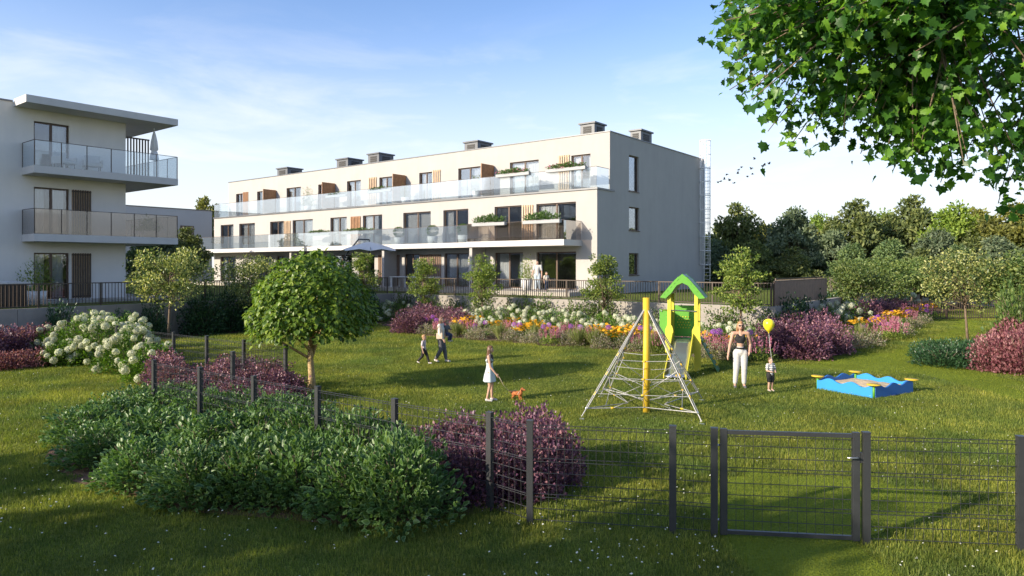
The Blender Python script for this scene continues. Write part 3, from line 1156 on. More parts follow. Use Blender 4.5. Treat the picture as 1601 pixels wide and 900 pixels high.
place(pale, USED, at(393, 33.6), 2.2, .86, .93, label='small pale leaved tree hiding the end of the long building')
place(pale, USED, gp(1513, 535), 4.0, .95, .98, label='small yellow green tree standing in the ground cover near the road fence')
place(pale, USED, at(492, 39.5), 1.0, .72, .99, label='small pale leaved tree behind the globe tree')
bushy = make_tree('bushy_tree', 'round bushy green tree', 'tree', 41, 3.7, 1.15, 1.7, 60, 100, .15, L_BUSHY, BARK, .06, 'oval', 'bushy trees beside the board screen', crad=.36)
place(bushy, USED, at(1338, 38), 0.5, .95, .98, label='bushy green tree in front of the board screen end')
place(bushy, USED, at(1382, 44), 2.5, 1.15, 1.02, label='bushy green tree behind the purple flower bed')
place(bushy, USED, at(1425, 50), 4.5, 1.1, 1.05, label='bushy green tree where the flower bed meets the road fence')
# ---- wood behind
bgp = []
names = [('dark grey green broadleaf tree', 0), ('olive green broadleaf tree', 1), ('golden green broadleaf tree', 2), ('silvery green broadleaf tree', 3)]
for i, (lb, k) in enumerate(names):
    bgp.append(make_tree('broadleaf_tree', lb + ' in the wood beyond the fences', 'tree', 51 + i, 8.0, 1.2, 3.3, 72, 125, .36, L_BG[k], BARK, .16, 'dome', 'trees of the wood beyond the fences', crad=.27, droop=.1, lw=.55, squash=.6))
bright = make_tree('broadleaf_tree', 'bright fresh green tree in the wood beyond the fences', 'tree', 57, 8.0, 1.5, 3.0, 72, 120, .34, L_BG[4], BARK, .15, 'dome', 'trees of the wood beyond the fences', crad=.3)
BGT = [  # column, distance, top row, width scale, kind
    (1152, 62, 318, .85, 1), (1237, 60, 320, .85, 3), (1195, 74, 348, .9, 2), (1338, 64, 312, 1.0, 1), (1298, 58, 356, .7, 3), (1425, 66, 306, 1.0, 1), (1385, 78, 330, 1.0, 4),
    (1492, 62, 318, .9, 4), (1545, 60, 338, .9, 1), (1590, 58, 314, 1.0, 2), (1462, 56, 354, .7, 3), (1560, 52, 366, .7, 3), (1640, 56, 320, 1.1, 1), (1277, 84, 334, 1.0, 4),
    (1125, 78, 352, .9, 1), (1270, 70, 350, .8, 2), (1520, 80, 322, 1.1, 2), (1390, 54, 376, .65, 0), (1330, 54, 382, .6, 0), (1240, 54, 386, .6, 1), (1180, 56, 376, .65, 1), (1440, 52, 388, .6, 1), (1500, 53, 384, .6, 0), (1120, 60, 372, .6, 3)]
for px, d, py, s, k in BGT:
    top = CAMH + (HY - py) * d / FPX
    spot = ('beyond the caged ladder' if px < 1165 else 'behind the young tree at the board screen' if px < 1260 else 'over the end of the board screen' if px < 1320 else 'over the bushy bed trees' if px < 1400 else
            'over the gap of the road fence' if px < 1475 else 'behind the yellow green lawn tree' if px < 1530 else 'beside the concrete garden wall end')
    kind_ = ['dark grey green', 'olive green', 'golden green', 'silvery green', 'bright fresh green'][k]
    size_ = 'tall ' if py < 330 else 'low ' if py > 365 else ''
    place(bgp[k] if k < 4 else bright, USED, at(px, d), None, s, top / 8.0, label=size_ + kind_ + ' broadleaf tree ' + spot)
# trees seen between the buildings
for px, d, py, s, k, lb in ((322, 84, 305, .8, 2, 'tree crown rising over the plain grey block'), (290, 58, 355, .6, 1, 'tree between the balconied block and the long building'), (225, 52, 372, .5, 0, 'dark tree behind the balconied block ground floor'),
                            (255, 54, 368, .5, 3, 'silvery tree in front of the plain grey block')):
    top = CAMH + (HY - py) * d / FPX
    o = place(bgp[k], USED, at(px, d), None, s, (top - 1.4) / 8.0, label=lb, z=1.4)
# tree over the far concrete wall end
o = place(bushy, USED, (21.0, 27.6), 1.7, 1.25, 1.05, label='leafy tree overhanging the concrete garden wall end')

# ---- shrubs
def mound(seed, n, rx, ry, h, lsize, lw=.55, kind='rhomb', upb=.4, lump=.16, depth=5, fold=.22, outw=.8, z0=.02, droop=0.0):
    r = np.random.default_rng(seed)
    d = rdir(n, r)
    d[:, 2] = np.abs(d[:, 2])
    off = Vector((seed * 3.1, seed * 1.7, 0))
    k = np.array([1 + lump * mnoise.noise(Vector(q) * 2.3 + off) + lump * .8 * mnoise.noise(Vector(q) * 5.1 + off) for q in d])
    rad = k * r.random(n) ** (1 / depth)
    P = np.stack([d[:, 0] * rx * rad, d[:, 1] * ry * rad, z0 + d[:, 2] * h * rad], 1)
    A = unit(d * outw + rdir(n, r) * .6 + np.array((0, 0, upb - droop)))
    N = unit(d * .7 + rdir(n, r) * .5 + np.array((0, 0, .5)))
    L = lsize * r.uniform(.65, 1.3, n)
    return leaf_mesh('foliage', P, A, N, L, L * lw, kind, fold)


def stems(seed, n, rx, ry, h, rad=.008):
    r = np.random.default_rng(seed)
    mb = MB()
    for i in range(n):
        a, q = r.uniform(0, 6.28), r.uniform(.3, .85)
        mb.tube([(.12 * rx * math.cos(a), .12 * ry * math.sin(a), 0), (q * rx * .6 * math.cos(a), q * ry * .6 * math.sin(a), h * .5), (q * rx * math.cos(a), q * ry * math.sin(a), h * .85)], [rad * 1.5, rad, rad * .5], 5)
    return mb


def shrub_proto(name, label, cat, group, leaf, seed, **kw):
    t = thing(name, label, cat, group=group)
    link_mesh('foliage', mound(seed, **kw), leaf, t)
    stems(seed + 7, 14, kw['rx'], kw['ry'], kw['h']).build('stems', BARK, t)['kind'] = 'stuff'
    return t


dog = [shrub_proto('variegated_shrub', 'dark green shrub with pale edged leaves in the mass outside the mesh fence', 'shrub', 'variegated shrubs outside the mesh fence', L_DOG, 60 + i,
                   n=2900, rx=.78, ry=.78, h=1.02, lsize=.10, lw=.52, kind='oval', upb=.25, lump=.34, depth=3.0, outw=.95) for i in range(3)]
DOGS = [(628, 808, .9, .98, 0), (556, 800, .85, .82, 1), (470, 782, .9, .86, 1), (392, 778, .88, .8, 1), (305, 780, .85, .72, 1), (225, 757, .85, .68, 2), (160, 722, .85, .62, 2), (130, 690, .8, .6, 2),
        (560, 735, .9, .88, 3), (480, 720, .9, .84, 3), (400, 714, .95, .8, 4), (320, 722, .95, .74, 4), (240, 705, .95, .7, 4), (180, 672, .95, .62, 4), (250, 662, .95, .64, 3), (325, 668, .95, .7, 3), (395, 672, .95, .72, 3), (455, 684, .9, .76, 3), (275, 642, .85, .58, 3), (215, 646, .8, .56, 2), (632, 764, .75, .78, 3)]
DL = ('dark green shrub with pale edged leaves at the bare soil end of the mass', 'dark green shrub with pale edged leaves on the lawn edge of the mass', 'low dark green shrub with pale edged leaves at the thin end towards the hydrangeas',
      'dark green shrub with pale edged leaves close along the mesh fence', 'dark green shrub with pale edged leaves in the middle of the mass')
for i, (px, py, s, hz, k) in enumerate(DOGS):
    place(dog[i % 3], USED, gp(px, py), None, s, hz, label=DL[k])
purp = [shrub_proto('purple_shrub', 'purple leaved shrub', 'shrub', 'purple leaved shrubs', L_PURP, 70 + i, n=4400, rx=.75, ry=.75, h=.95, lsize=.066, lw=.8, upb=.3, lump=.34, depth=3.2) for i in range(2)]
PU1 = 'purple leaved shrub of the low hedge by the globe tree'
PU2 = 'purple leaved shrub of the clump inside the mesh fence corner'
PU2B = 'purple leaved shrub on the lawn side of the fence corner clump'
PU3 = 'purple leaved shrub in the dark row at the shaded wall foot'
PU4 = 'purple leaved shrub of the mound by the concrete wall corner'
PU5 = 'purple leaved shrub behind the pink plumes in the wall bed'
for i, (px, py, s, hz, lb) in enumerate([
        (275, 612, .9, .82, PU1), (335, 618, .95, .8, PU1), (395, 625, .95, .78, PU1), (440, 628, .82, .74, PU1), (300, 634, .85, .68, PU1), (365, 642, .85, .66, PU1), (425, 645, .75, .6, PU1), (260, 600, .8, .85, PU1), (360, 602, .9, .82, PU1), (420, 610, .85, .78, PU1),
        (700, 768, .72, 0.76, PU2), (752, 778, .74, 0.81, PU2), (812, 772, .78, 0.88, PU2), (858, 752, .72, 0.90, PU2B), (780, 742, .8, 0.90, PU2B), (715, 738, .8, 0.85, PU2), (672, 742, .6, 0.72, PU2), (835, 728, .78, 0.92, PU2B),
        (15, 560, 1.2, 1.1, PU3), (60, 556, 1.2, 1.05, PU3), (110, 548, 1.1, .95, PU3), (-30, 566, 1.2, 1.1, PU3), (160, 540, 1.0, .8, PU3),
        (1222, 556, 1.15, 1.2, PU4), (1258, 560, 1.2, 1.25, PU4), (1292, 552, 1.1, 1.2, PU4), (1240, 540, 1.2, 1.3, PU4), (1280, 538, 1.2, 1.3, PU4), (1196, 552, .9, .9, PU4),
        (1350, 507, 1.5, 1.2, PU5), (1378, 500, 1.5, 1.2, PU5), (1405, 494, 1.4, 1.1, PU5), (640, 520, 1.2, 1.1, PU5), (665, 512, 1.3, 1.2, PU5), (690, 514, 1.2, 1.1, PU5), (712, 518, 1.2, 1.1, PU5)]):
    place(purp[i % 2], USED, gp(px, py), None, s, hz, label=lb)
pink = shrub_proto('pink_shrub', 'pink and russet leaved shrub beside the concrete garden wall end', 'shrub', 'pink leaved shrubs by the concrete wall end', L_PINK, 81, n=4200, rx=.8, ry=.8, h=1.05, lsize=.075, lw=.6, upb=.5, lump=.25, depth=4)
for px, py, s, hz in ((1560, 580, 1.0, 1.05), (1605, 585, 1.1, 1.25), (1590, 565, 1.1, 1.35), (1552, 562, .75, .9)):
    place(pink, USED, gp(px, py), None, s, hz)
pink2 = shrub_proto('pink_shrub', 'low pink flowering plant at the foot of the purple row', 'shrub', 'low pink plants by the purple row', L_PINK, 82, n=1600, rx=.7, ry=.7, h=.55, lsize=.06, lw=.7, upb=.5, lump=.3, depth=3)
for px, py in ((10, 577), (42, 574), (75, 568), (-20, 580)):
    place(pink2, USED, gp(px, py), None, 1.0, .95)
cover = shrub_proto('ground_cover_shrub', 'low dark green spreading shrub under the yellow green tree', 'shrub', 'low spreading shrubs under the yellow green tree', L_DARK, 83, n=3200, rx=.95, ry=.95, h=.62, lsize=.075, upb=.5, lump=.3, depth=3)
for px, py, s in ((1475, 572, 1.0), (1510, 572, 1.0), (1458, 560, .8), (1495, 560, 1.0), (1525, 562, .9), (1540, 576, .8)):
    place(cover, USED, gp(px, py), None, s, 1.0)
wallsh = [shrub_proto('wall_shrub', 'dark glossy evergreen shrub along the shaded retaining wall', 'shrub', 'evergreen shrubs along the shaded wall', L_DARK, 85 + i, n=3000, rx=1.05, ry=.85, h=1.7, lsize=.12, lw=.6, upb=.5, lump=.35, depth=3) for i in range(2)]
for i, a in enumerate((1.8, 4.2, 5.4, 7.6, 9.0, 10.4, 11.8, 13.2, 14.6, 16.0, 17.6)):
    place(wallsh[i % 2], USED, L0 + V * a - U * (.75 + .2 * (i % 2)), None, (.7 if i < 3 else 1.0) * random.uniform(.9, 1.1), random.uniform(.85, 1.1) * (.82 if i < 3 else 1))
for i, (px, d) in enumerate(((1232, 29.5), (1252, 31.5), (1272, 34.5), (1295, 38))):
    place(wallsh[i % 2], USED, at(px, d), None, .8, 1.0, label='dark glossy evergreen shrub below the brown board screen')
climb = [shrub_proto('wall_climber', 'leafy climber spreading over the sunlit wall', 'climber', 'climbers on the sunlit wall', L_CLIMB, 90 + i, n=1700, rx=1.2, ry=.32, h=1.45, lsize=.11, lw=.7, upb=.2, lump=.6, depth=2.4) for i in range(2)]
for i, b in enumerate((-.2, 1.9, 4.9, 8.0, 9.4, 11.6, 13.2, 15.6, 17.4, 19.6, 21.6)):
    place(climb[i % 2], USED, wq(b, .36), ROT, random.uniform(.7, 1.0), random.uniform(.75, 1.15))
place(climb[0], USED, RW - U * .1 - V * .5, ROT + .6, .9, 1.75, label='leafy climber hanging over the concrete garden wall end')
place(climb[1], USED, RW + V * 1.2 + U * .5, ROT + 1.57, .9, 1.6, label='leafy climber on the return of the concrete garden wall')

# ---- hydrangeas: foliage plus separate flower heads
FLOWER_W = leafmat('white_floret', [(.42, .45, .30), (.51, .52, .40), (.57, .57, .49)], .25, .8, spec=.1)
FLOWER_P = leafmat('purple_floret', [(.26, .05, .42), (.38, .10, .55), (.48, .18, .62)], .25, .8, spec=.1)
FLOWER_Y = leafmat('orange_petal', [(.70, .33, .02), (.78, .44, .03), (.82, .55, .06)], .25, .7, spec=.1)
FLOWER_K = leafmat('pink_plume', [(.36, .09, .18), (.50, .18, .28), (.60, .32, .38)], .3, .8, spec=.1)
FLOWER_M = leafmat('mixed_low_leaf', [(.09, .14, .05), (.16, .19, .09), (.27, .18, .20), (.32, .30, .14), (.48, .44, .42)], .3, .7, spec=.15)
GRASSY = leafmat('ornamental_grass', [(.10, .14, .03), (.18, .21, .06), (.30, .30, .14)], .3, .6, spec=.2)


def ball_mesh(name, rad, n, seed, m, fl=.42):
    r = np.random.default_rng(seed)
    i = np.arange(n) + .5
    ph = np.arccos(1 - 2 * i / n)
    th = math.pi * (1 + 5 ** .5) * i
    d = np.stack([np.cos(th) * np.sin(ph), np.sin(th) * np.sin(ph), np.cos(ph)], 1)
    d = unit(d + r.normal(size=d.shape) * .06)
    tan = unit(np.cross(d, rdir(n, r)))
    L = rad * fl * r.uniform(.8, 1.2, n)
    P = d * rad * r.uniform(.86, 1.0, n)[:, None] - tan * L[:, None] * .5
    me = leaf_mesh(name, P, tan + d * r.normal(size=(n, 1)) * .25, d, L, L * 1.0, 'rhomb', .12)
    me.materials.append(m)
    return me


HEADS = [ball_mesh('flower_head', .085, 110, s, FLOWER_W, .44) for s in (1, 2, 3)]


def hydrangea(label, p, rx, ry, h, nh, seed, group, hs=1.0, nleaf=3000, lean=None, rz=None):
    r = np.random.default_rng(seed)
    t = thing('hydrangea', label, 'shrub', (*p, 0), 0 if rz is None else rz, group)
    link_mesh('foliage', mound(seed, nleaf, rx, ry, h * .93, .085, .6, upb=.3, lump=.22, depth=4, droop=.2), L_HYD, t)
    stems(seed, 10, rx, ry, h).build('stems', BARK, t)['kind'] = 'stuff'
    got = []
    tries = 0
    while len(got) < nh and tries < 4000:
        tries += 1
        d = unit(r.normal(size=(1, 3)))[0]
        if d[2] < .12:
            d[2] = abs(d[2])
        if d[2] < .1:
            continue
        q = np.array((d[0] * rx, d[1] * ry, d[2] * h + .02)) * r.uniform(.94, 1.07)
        if any(np.linalg.norm(q - g) < .125 * hs for g in got):
            continue
        got.append(q)
        o = link_mesh('flower_head', HEADS[int(r.integers(3))], None, t, tuple(q), (r.uniform(0, 6), r.uniform(0, 6), 0))
        s = hs * r.uniform(.82, 1.15)
        o.scale = (s, s, s * .92)
    return t


HG1 = 'hydrangeas of the mound outside the mesh fence'
HL1 = 'white flowering hydrangea of the big mound by the mesh fence post'
for i, (px, py, rx, h, nh) in enumerate(((85, 556, .8, 1.0, 17), (122, 560, .95, 1.4, 26), (162, 568, 1.0, 1.45, 30), (205, 580, .95, 1.3, 26), (238, 594, .78, 1.05, 17), (150, 549, 1.0, 1.45, 24), (196, 556, 1.0, 1.4, 24), (100, 570, .7, .75, 9))):
    hydrangea(('tall white flowering hydrangea in the big mound by the mesh fence' if h > 1.35 else 'lower white flowering hydrangea at the rim of the big mound'), gp(px, py), rx, rx, h, int(nh * 1.7), 100 + i, HG1, 1.32)
HG2 = 'hydrangeas along the sunlit wall'
HL2 = 'white flowering hydrangea in the row along the sunlit wall'
for i, (b, w, rx, h, nh) in enumerate(((-.3, 3.3, .8, .85, 9), (.9, 3.2, .9, .95, 11), (2.2, 3.3, .9, 1.0, 11), (3.6, 3.2, .9, 1.0, 11), (5.0, 3.3, .95, 1.05, 12), (6.2, 3.0, 1.0, 1.15, 14), (7.4, 3.4, 1.0, 1.15, 14), (8.7, 3.1, 1.1, 1.25, 16), (10.0, 3.3, 1.1, 1.25, 16), (11.4, 3.1, 1.1, 1.25, 16), (12.7, 3.3, 1.1, 1.2, 15), (14.0, 3.4, .9, .9, 9), (9.4, 4.3, .9, .8, 8), (6.0, 4.3, .9, .75, 8), (12.0, 4.4, .9, .75, 8), (3.0, 4.3, .8, .7, 7))):
    hydrangea(HL2, wq(b, w), rx, .85, h, int(nh * 1.7), 120 + i, HG2, 1.35, 1300, rz=ROT)
for i, (b, w, rx, h) in enumerate(((20.2, 2.2, 1.1, 1.25), (21.6, 2.0, 1.0, 1.2))):
    hydrangea('white flowering hydrangea under the parasol side of the sunlit wall', wq(b, w), rx, 1.0, h, 15, 140 + i, HG2, 1.4, 900)
for i, (px, py, h) in enumerate(((1296, 520, 1.3), (1316, 517, 1.4), (1334, 514, 1.4))):
    hydrangea('cream hydrangea behind the purple mound at the concrete wall', gp(px, py), .95, .95, h, 12, 145 + i, 'hydrangeas behind the purple mound', 1.7, 800)
for i, (px, py, h) in enumerate(((1392, 492, 1.5), (1412, 490, 1.5))):
    hydrangea('white hydrangea under the bushy trees by the road fence', gp(px, py), 1.1, 1.1, h, 14, 150 + i, 'hydrangeas by the road fence', 1.8, 700)

# ---- alliums, coneflowers, plumes, low mix
ABALL = ball_mesh('flower_head', .1, 80, 9, FLOWER_P, .34)


def allium(p, h, s, label, group, seed):
    r = np.random.default_rng(seed)
    t = thing('allium', label, 'flower', (*p, 0), 0, group)
    mb = MB()
    mb.tube([(0, 0, 0), (.02, .01, h * .5), (0, 0, h)], .011, 5)
    mb.build('stem', L_HYD, t)
    o = link_mesh('flower_head', ABALL, None, t, (0, 0, h))
    o.scale = (s, s, s)
    n = 14
    a = r.uniform(0, 6.28, n)
    d = np.stack([np.cos(a), np.sin(a), np.full(n, .9)], 1)
    link_mesh('leaves', leaf_mesh('leaves', np.zeros((n, 3)) + np.array((0, 0, .02)), d, np.stack([-d[:, 0], -d[:, 1], d[:, 2]], 1), .4, .045), L_HYD, t)


AL1 = 'purple ball headed allium rising from the wall flower bed'
for i, (px, py) in enumerate(((682, 503), (665, 501), (676, 497), (720, 506), (758, 506), (803, 509), (812, 510), (849, 513), (858, 510), (907, 514), (951, 514), (1001, 515), (1013, 516), (1062, 516), (1115, 521), (1124, 521), (1172, 522), (649, 497), (742, 512), (892, 512), (1040, 515))):
    p_ = wq(0, 5.3 + .25 * (i % 3))
    p_ = p_ + U * on_line(px, p_, U)
    h = CAMH - (py - HY) * p_[1] / FPX + .06
    allium(p_, h, 1.05 + .25 * (i % 3 == 0), AL1, 'alliums along the sunlit wall', 200 + i)
for i, (px, py) in enumerate(((1349, 512), (1360, 500), (1366, 497), (1378, 506), (1387, 507), (1390, 491), (1394, 488), (1418, 487), (1422, 486), (1449, 478), (1440, 483), (1448, 485), (1372, 495))):
    p_ = gp(px, py + 19)
    h = CAMH - (py - HY) * p_[1] / FPX
    allium(p_, h, 1.25, 'purple ball headed allium in the bed leading to the road fence', 'alliums leading to the road fence', 230 + i)


def clump_plant(name, label, cat, group, seed, kind):
    r = np.random.default_rng(seed)
    t = thing(name, label, cat, group=group)
    if kind == 'cone':
        link_mesh('foliage', mound(seed, 420, .42, .42, .55, .08, .5, upb=.5, lump=.2, depth=3), L_HYD, t)
        n = 52
        P, A, N = [], [], []
        for i in range(n):
            a, q = r.uniform(0, 6.28), math.sqrt(r.random()) * .45
            c = np.array((q * math.cos(a), q * math.sin(a), r.uniform(.5, .74)))
            k = 9
            th = np.linspace(0, 6.28, k, endpoint=False)
            tilt = unit(np.array([[r.normal() * .4, r.normal() * .4 - .3, 1]]))[0]
            e1 = unit(np.cross(tilt, [[1, 0, 0]]))[0]
            e2 = np.cross(tilt, e1)
            d = np.outer(np.cos(th), e1) + np.outer(np.sin(th), e2) - tilt * .15
            P.append(np.repeat(c[None], k, 0))
            A.append(d)
            N.append(np.repeat(tilt[None], k, 0))
        link_mesh('blossoms', leaf_mesh('blossoms', np.concatenate(P), np.concatenate(A), np.concatenate(N), .066, .036), FLOWER_Y, t)['kind'] = 'stuff'
    elif kind == 'plume':
        link_mesh('foliage', mound(seed, 420, .4, .4, .4, .08, .45, upb=.5, lump=.2, depth=3), L_FEATH, t)
        P, A, N = [], [], []
        for i in range(30):
            a, q = r.uniform(0, 6.28), math.sqrt(r.random()) * .42
            b = np.array((q * math.cos(a), q * math.sin(a), .28))
            d = np.array((q * math.cos(a) * .5, q * math.sin(a) * .5, 1)) * r.uniform(.28, .45)
            k = 26
            tt = r.random(k)
            P.append(b + tt[:, None] * d)
            A.append(rdir(k, r) * .6 + np.array((0, 0, .8)))
            N.append(rdir(k, r))
        link_mesh('plumes', leaf_mesh('plumes', np.concatenate(P), np.concatenate(A), np.concatenate(N), .05, .022), FLOWER_K, t)['kind'] = 'stuff'
    elif kind == 'low':
        link_mesh('foliage', mound(seed, 900, .55, .5, .5, .055, .5, upb=.6, lump=.4, depth=2.6), FLOWER_M, t)
    elif kind == 'grass':
        n = 420
        a = r.uniform(0, 6.28, n)
        sp = r.uniform(.05, .8, n)
        d = np.stack([np.cos(a) * sp, np.sin(a) * sp, np.ones(n)], 1)
        L = r.uniform(.4, .85, n)
        v0 = np.stack([np.cos(a) * .06, np.sin(a) * .06, np.zeros(n)], 1)
        link_mesh('foliage', leaf_mesh('foliage', v0, d, np.stack([-np.cos(a), -np.sin(a), sp], 1), L, .018, 'rhomb', .3), GRASSY, t)
    return t


cone = [clump_plant('coneflower', 'orange yellow coneflower clump in the wall flower bed', 'flower', 'coneflowers in the flower beds', 300 + i, 'cone') for i in range(2)]
plume = [clump_plant('astilbe', 'pink plumed astilbe clump at the flower bed edge', 'flower', 'astilbes in the flower beds', 310 + i, 'plume') for i in range(2)]
low = [clump_plant('low_perennial', 'low mixed perennial edging the wall flower bed', 'plant', 'low perennials edging the beds', 320 + i, 'low') for i in range(3)]
tuft = clump_plant('ornamental_grass', 'pale ornamental grass tuft in the flower bed', 'plant', 'ornamental grass tufts', 330, 'grass')
r_ = np.random.default_rng(77)
k_ = 0
for b in np.arange(-.6, 17, .62):
    for w, pool in ((4.6, 'c'), (5.35, 'm'), (6.05, 'l')):
        if b > 13.5:
            w -= (b - 13.5) * .42
        p = wq(b + r_.uniform(-.3, .3), w + r_.uniform(-.3, .3))
        q = r_.random()
        if pool == 'c':
            o = cone if q < .52 else plume if q < .75 else low
        elif pool == 'm':
            o = low if q < .42 else plume if q < .7 else cone if q < .85 else [tuft]
        else:
            o = low if q < .72 else plume if q < .84 else [tuft]
        place(o[k_ % len(o)], USED, p, None, r_.uniform(.85, 1.25), r_.uniform(.85, 1.2))
        k_ += 1
C2 = 'in the bed leading to the road fence'
for i, (px, py, o) in enumerate(((1325, 540, 'g'), (1345, 538, 'g'), (1362, 534, 'p'), (1385, 528, 'p'), (1370, 524, 'c'), (1345, 524, 'c'), (1392, 520, 'p'), (1405, 516, 'c'), (1395, 508, 'c'), (1420, 510, 'p'), (1415, 503, 'c'), (1432, 503, 'c'), (1444, 500, 'p'), (1450, 496, 'c'), (1310, 548, 'l'),
                                 (1335, 545, 'l'), (1360, 541, 'l'), (1405, 524, 'l'), (1427, 512, 'l'), (1440, 506, 'l'), (1310, 530, 'c'), (1385, 513, 'c'), (1180, 560, 'g'), (1130, 561, 'p'), (1148, 563, 'l'), (1110, 562, 'l'), (1190, 566, 'p'), (1398, 530, 'p'), (1425, 498, 'p'))):
    pr = {'g': [tuft], 'p': plume, 'c': cone, 'l': low}[o]
    lb = {'g': 'pale ornamental grass tuft by the purple mound', 'p': 'pink plumed astilbe clump ' + C2, 'c': 'orange coneflower clump ' + C2, 'l': 'low mixed perennial ' + C2}[o]
    s = random.uniform(1.0, 1.35)
    place(pr[i % len(pr)], USED, gp(px, py), None, s, s, label=lb)

# ------------------------------------------------------------------ mesh fence and gate
FH = 1.27
HOR = (.06, .2, .34, .375, .5, .64, .78, .815, .94, 1.08, 1.19, 1.225)


def wire_panel(par, a, b, z0=0.0, h=1.24, name='mesh_panel'):
    a, b = Vector((*a, 0)), Vector((*b, 0))
    d = (b - a)
    L = d.length
    d.normalize()
    nrm = Vector((-d.y, d.x, 0))
    mb = MB()
    for z in HOR:
        if z > h:
            continue
        off = nrm * (.02 if z in (.375, .815, 1.225) else 0)
        mb.tube([a + off + Vector((0, 0, z)), b + off + Vector((0, 0, z))], .0044, 4, False)
    n = max(2, round(L / .098))
    for i in range(n + 1):
        p = a + d * (L * i / n) + nrm * .007
        mb.tube([p + Vector((0, 0, .03)), p + Vector((0, 0, h))], .0034, 4, False)
    return tag(mb.build(name, DARKMETAL, par), kind='stuff')


def mesh_fence(label, pts, width=.078, first=True, last=True):
    f = thing('mesh_fence', label, 'fence')
    me = MB().box(-width / 2, width / 2, -.035, .035, -.02, FH).mesh('post')
    me.materials.append(DARKMETAL)
    mc = MB().box(-width / 2 - .004, width / 2 + .004, -.039, .039, FH, FH + .018).mesh('cap')
    mc.materials.append(DARKMETAL)
    for i, p in enumerate(pts):
        q = pts[min(i + 1, len(pts) - 1)]
        p_ = pts[max(i - 1, 0)]
        d = np.array(q) - np.array(p_)
        if (i == 0 and not first) or (i == len(pts) - 1 and not last):
            continue
        o = link_mesh('post', me, None, f, (*p, 0), (0, 0, math.atan2(d[1], d[0])))
        link_mesh('cap', mc, None, o)
    for i in range(len(pts) - 1):
        a, b = np.array(pts[i]), np.array(pts[i + 1])
        e = (b - a) / np.linalg.norm(b - a) * .04
        wire_panel(f, a + e, b - e)
    return f


K0 = np.array((.222, 8.66))
GD = np.array((1, -.128))
GD = GD / np.linalg.norm(GD)
mesh_fence('anthracite mesh fence between the corner post and the gate', [tuple(K0), (1.925, 8.37), (2.39, 8.26)])
mesh_fence('anthracite mesh fence beyond the gate lock post', [(4.075, 8.045), (5.72, 7.86), (7.4, 7.64)])
run = [tuple(K0), (-.29, 9.14)] + [tuple(np.array((-1.69, 10.07)) + (np.array((-7.27, 14.2)) - np.array((-1.69, 10.07))) * k / 4) for k in range(5)]
mesh_fence('anthracite mesh fence running past the dark variegated shrubs', run, first=False)
mesh_fence('anthracite mesh fence crossing the purple hedge', [run[-1], (-6.23, 15.6), (-5.49, 16.94)], first=False)
P1, P2 = np.array((-5.49, 16.94)), np.array((-12.6, 22.3))
mesh_fence('anthracite mesh fence running past the white hydrangea mound', [tuple(P1 + (P2 - P1) * k / 5) for k in range(6)] + [(-14.1, 23.5), (-15.7, 24.7)], first=False)
# gate
g0 = np.array((2.495, 8.25))
g1 = np.array((3.965, 8.06))
gate = thing('garden_gate', 'anthracite single leaf garden gate with mesh infill', 'gate', (*g0, 0), math.atan2((g1 - g0)[1], (g1 - g0)[0]))
GL = float(np.linalg.norm(g1 - g0))
for x in (0, GL):
    MB().box(x - .04, x + .04, -.025, .025, .03, FH + .01).build('stile', DARKMETAL, gate, bevel=.003)
MB().box(.042, GL - .042, -.02, .02, 1.215, 1.262).build('top_rail', DARKMETAL, gate)
MB().box(.042, GL - .042, -.02, .02, .04, .085).build('bottom_rail', DARKMETAL, gate)
wire_panel(gate, (.045, 0), (GL - .045, 0), h=1.22, name='mesh_infill')
for z in (.2, 1.08):
    MB().tube([(-.095, 0, z), (-.04, 0, z)], .014, 8).build('hinge', STEEL, gate)
MB().box(GL + .043, GL + .075, -.02, .02, .93, 1.05).build('lock_case', DARKMETAL, gate)
MB().tube([(GL - .0, -.03, 1.0), (GL - .0, -.075, 1.0), (GL - .12, -.075, 1.0)], .009, 6).build('handle', STEEL, gate)

# ------------------------------------------------------------------ playground
# sandbox
SF, SLf, SRt = gp(1366, 622.5), gp(1276, 607), gp(1427, 613)
SBk = SLf + SRt - SF
sb = thing('sandbox', 'blue wavy sided sandbox with yellow corner seats', 'sandbox', (*((SF + SBk) / 2), 0))
cc = (SF + SBk) / 2
cor = [SF - cc, SRt - cc, SBk - cc, SLf - cc]


def wavy(a, b, th, ph):
    n = 28
    d = (b - a)
    L = np.linalg.norm(d)
    d = d / L
    nr = np.array((-d[1], d[0])) * th / 2
    vs_, fs_ = [], []
    for i in range(n + 1):
        t = .03 + (L - .06) * i / n
        z = .27 + .045 * math.sin(t / L * 2 * math.pi * 2.6 + ph)
        p = a + d * t
        for s in (-1, 1):
            q = p + nr * s
            vs_ += [(q[0], q[1], 0), (q[0], q[1], z)]
    for i in range(n):
        k = i * 4
        fs_ += [(k, k + 4, k + 5, k + 1), (k + 2, k + 3, k + 7, k + 6), (k + 1, k + 5, k + 7, k + 3)]
    fs_ += [(0, 1, 3, 2), (n * 4, n * 4 + 2, n * 4 + 3, n * 4 + 1)]
    return MB().add(vs_, fs_)


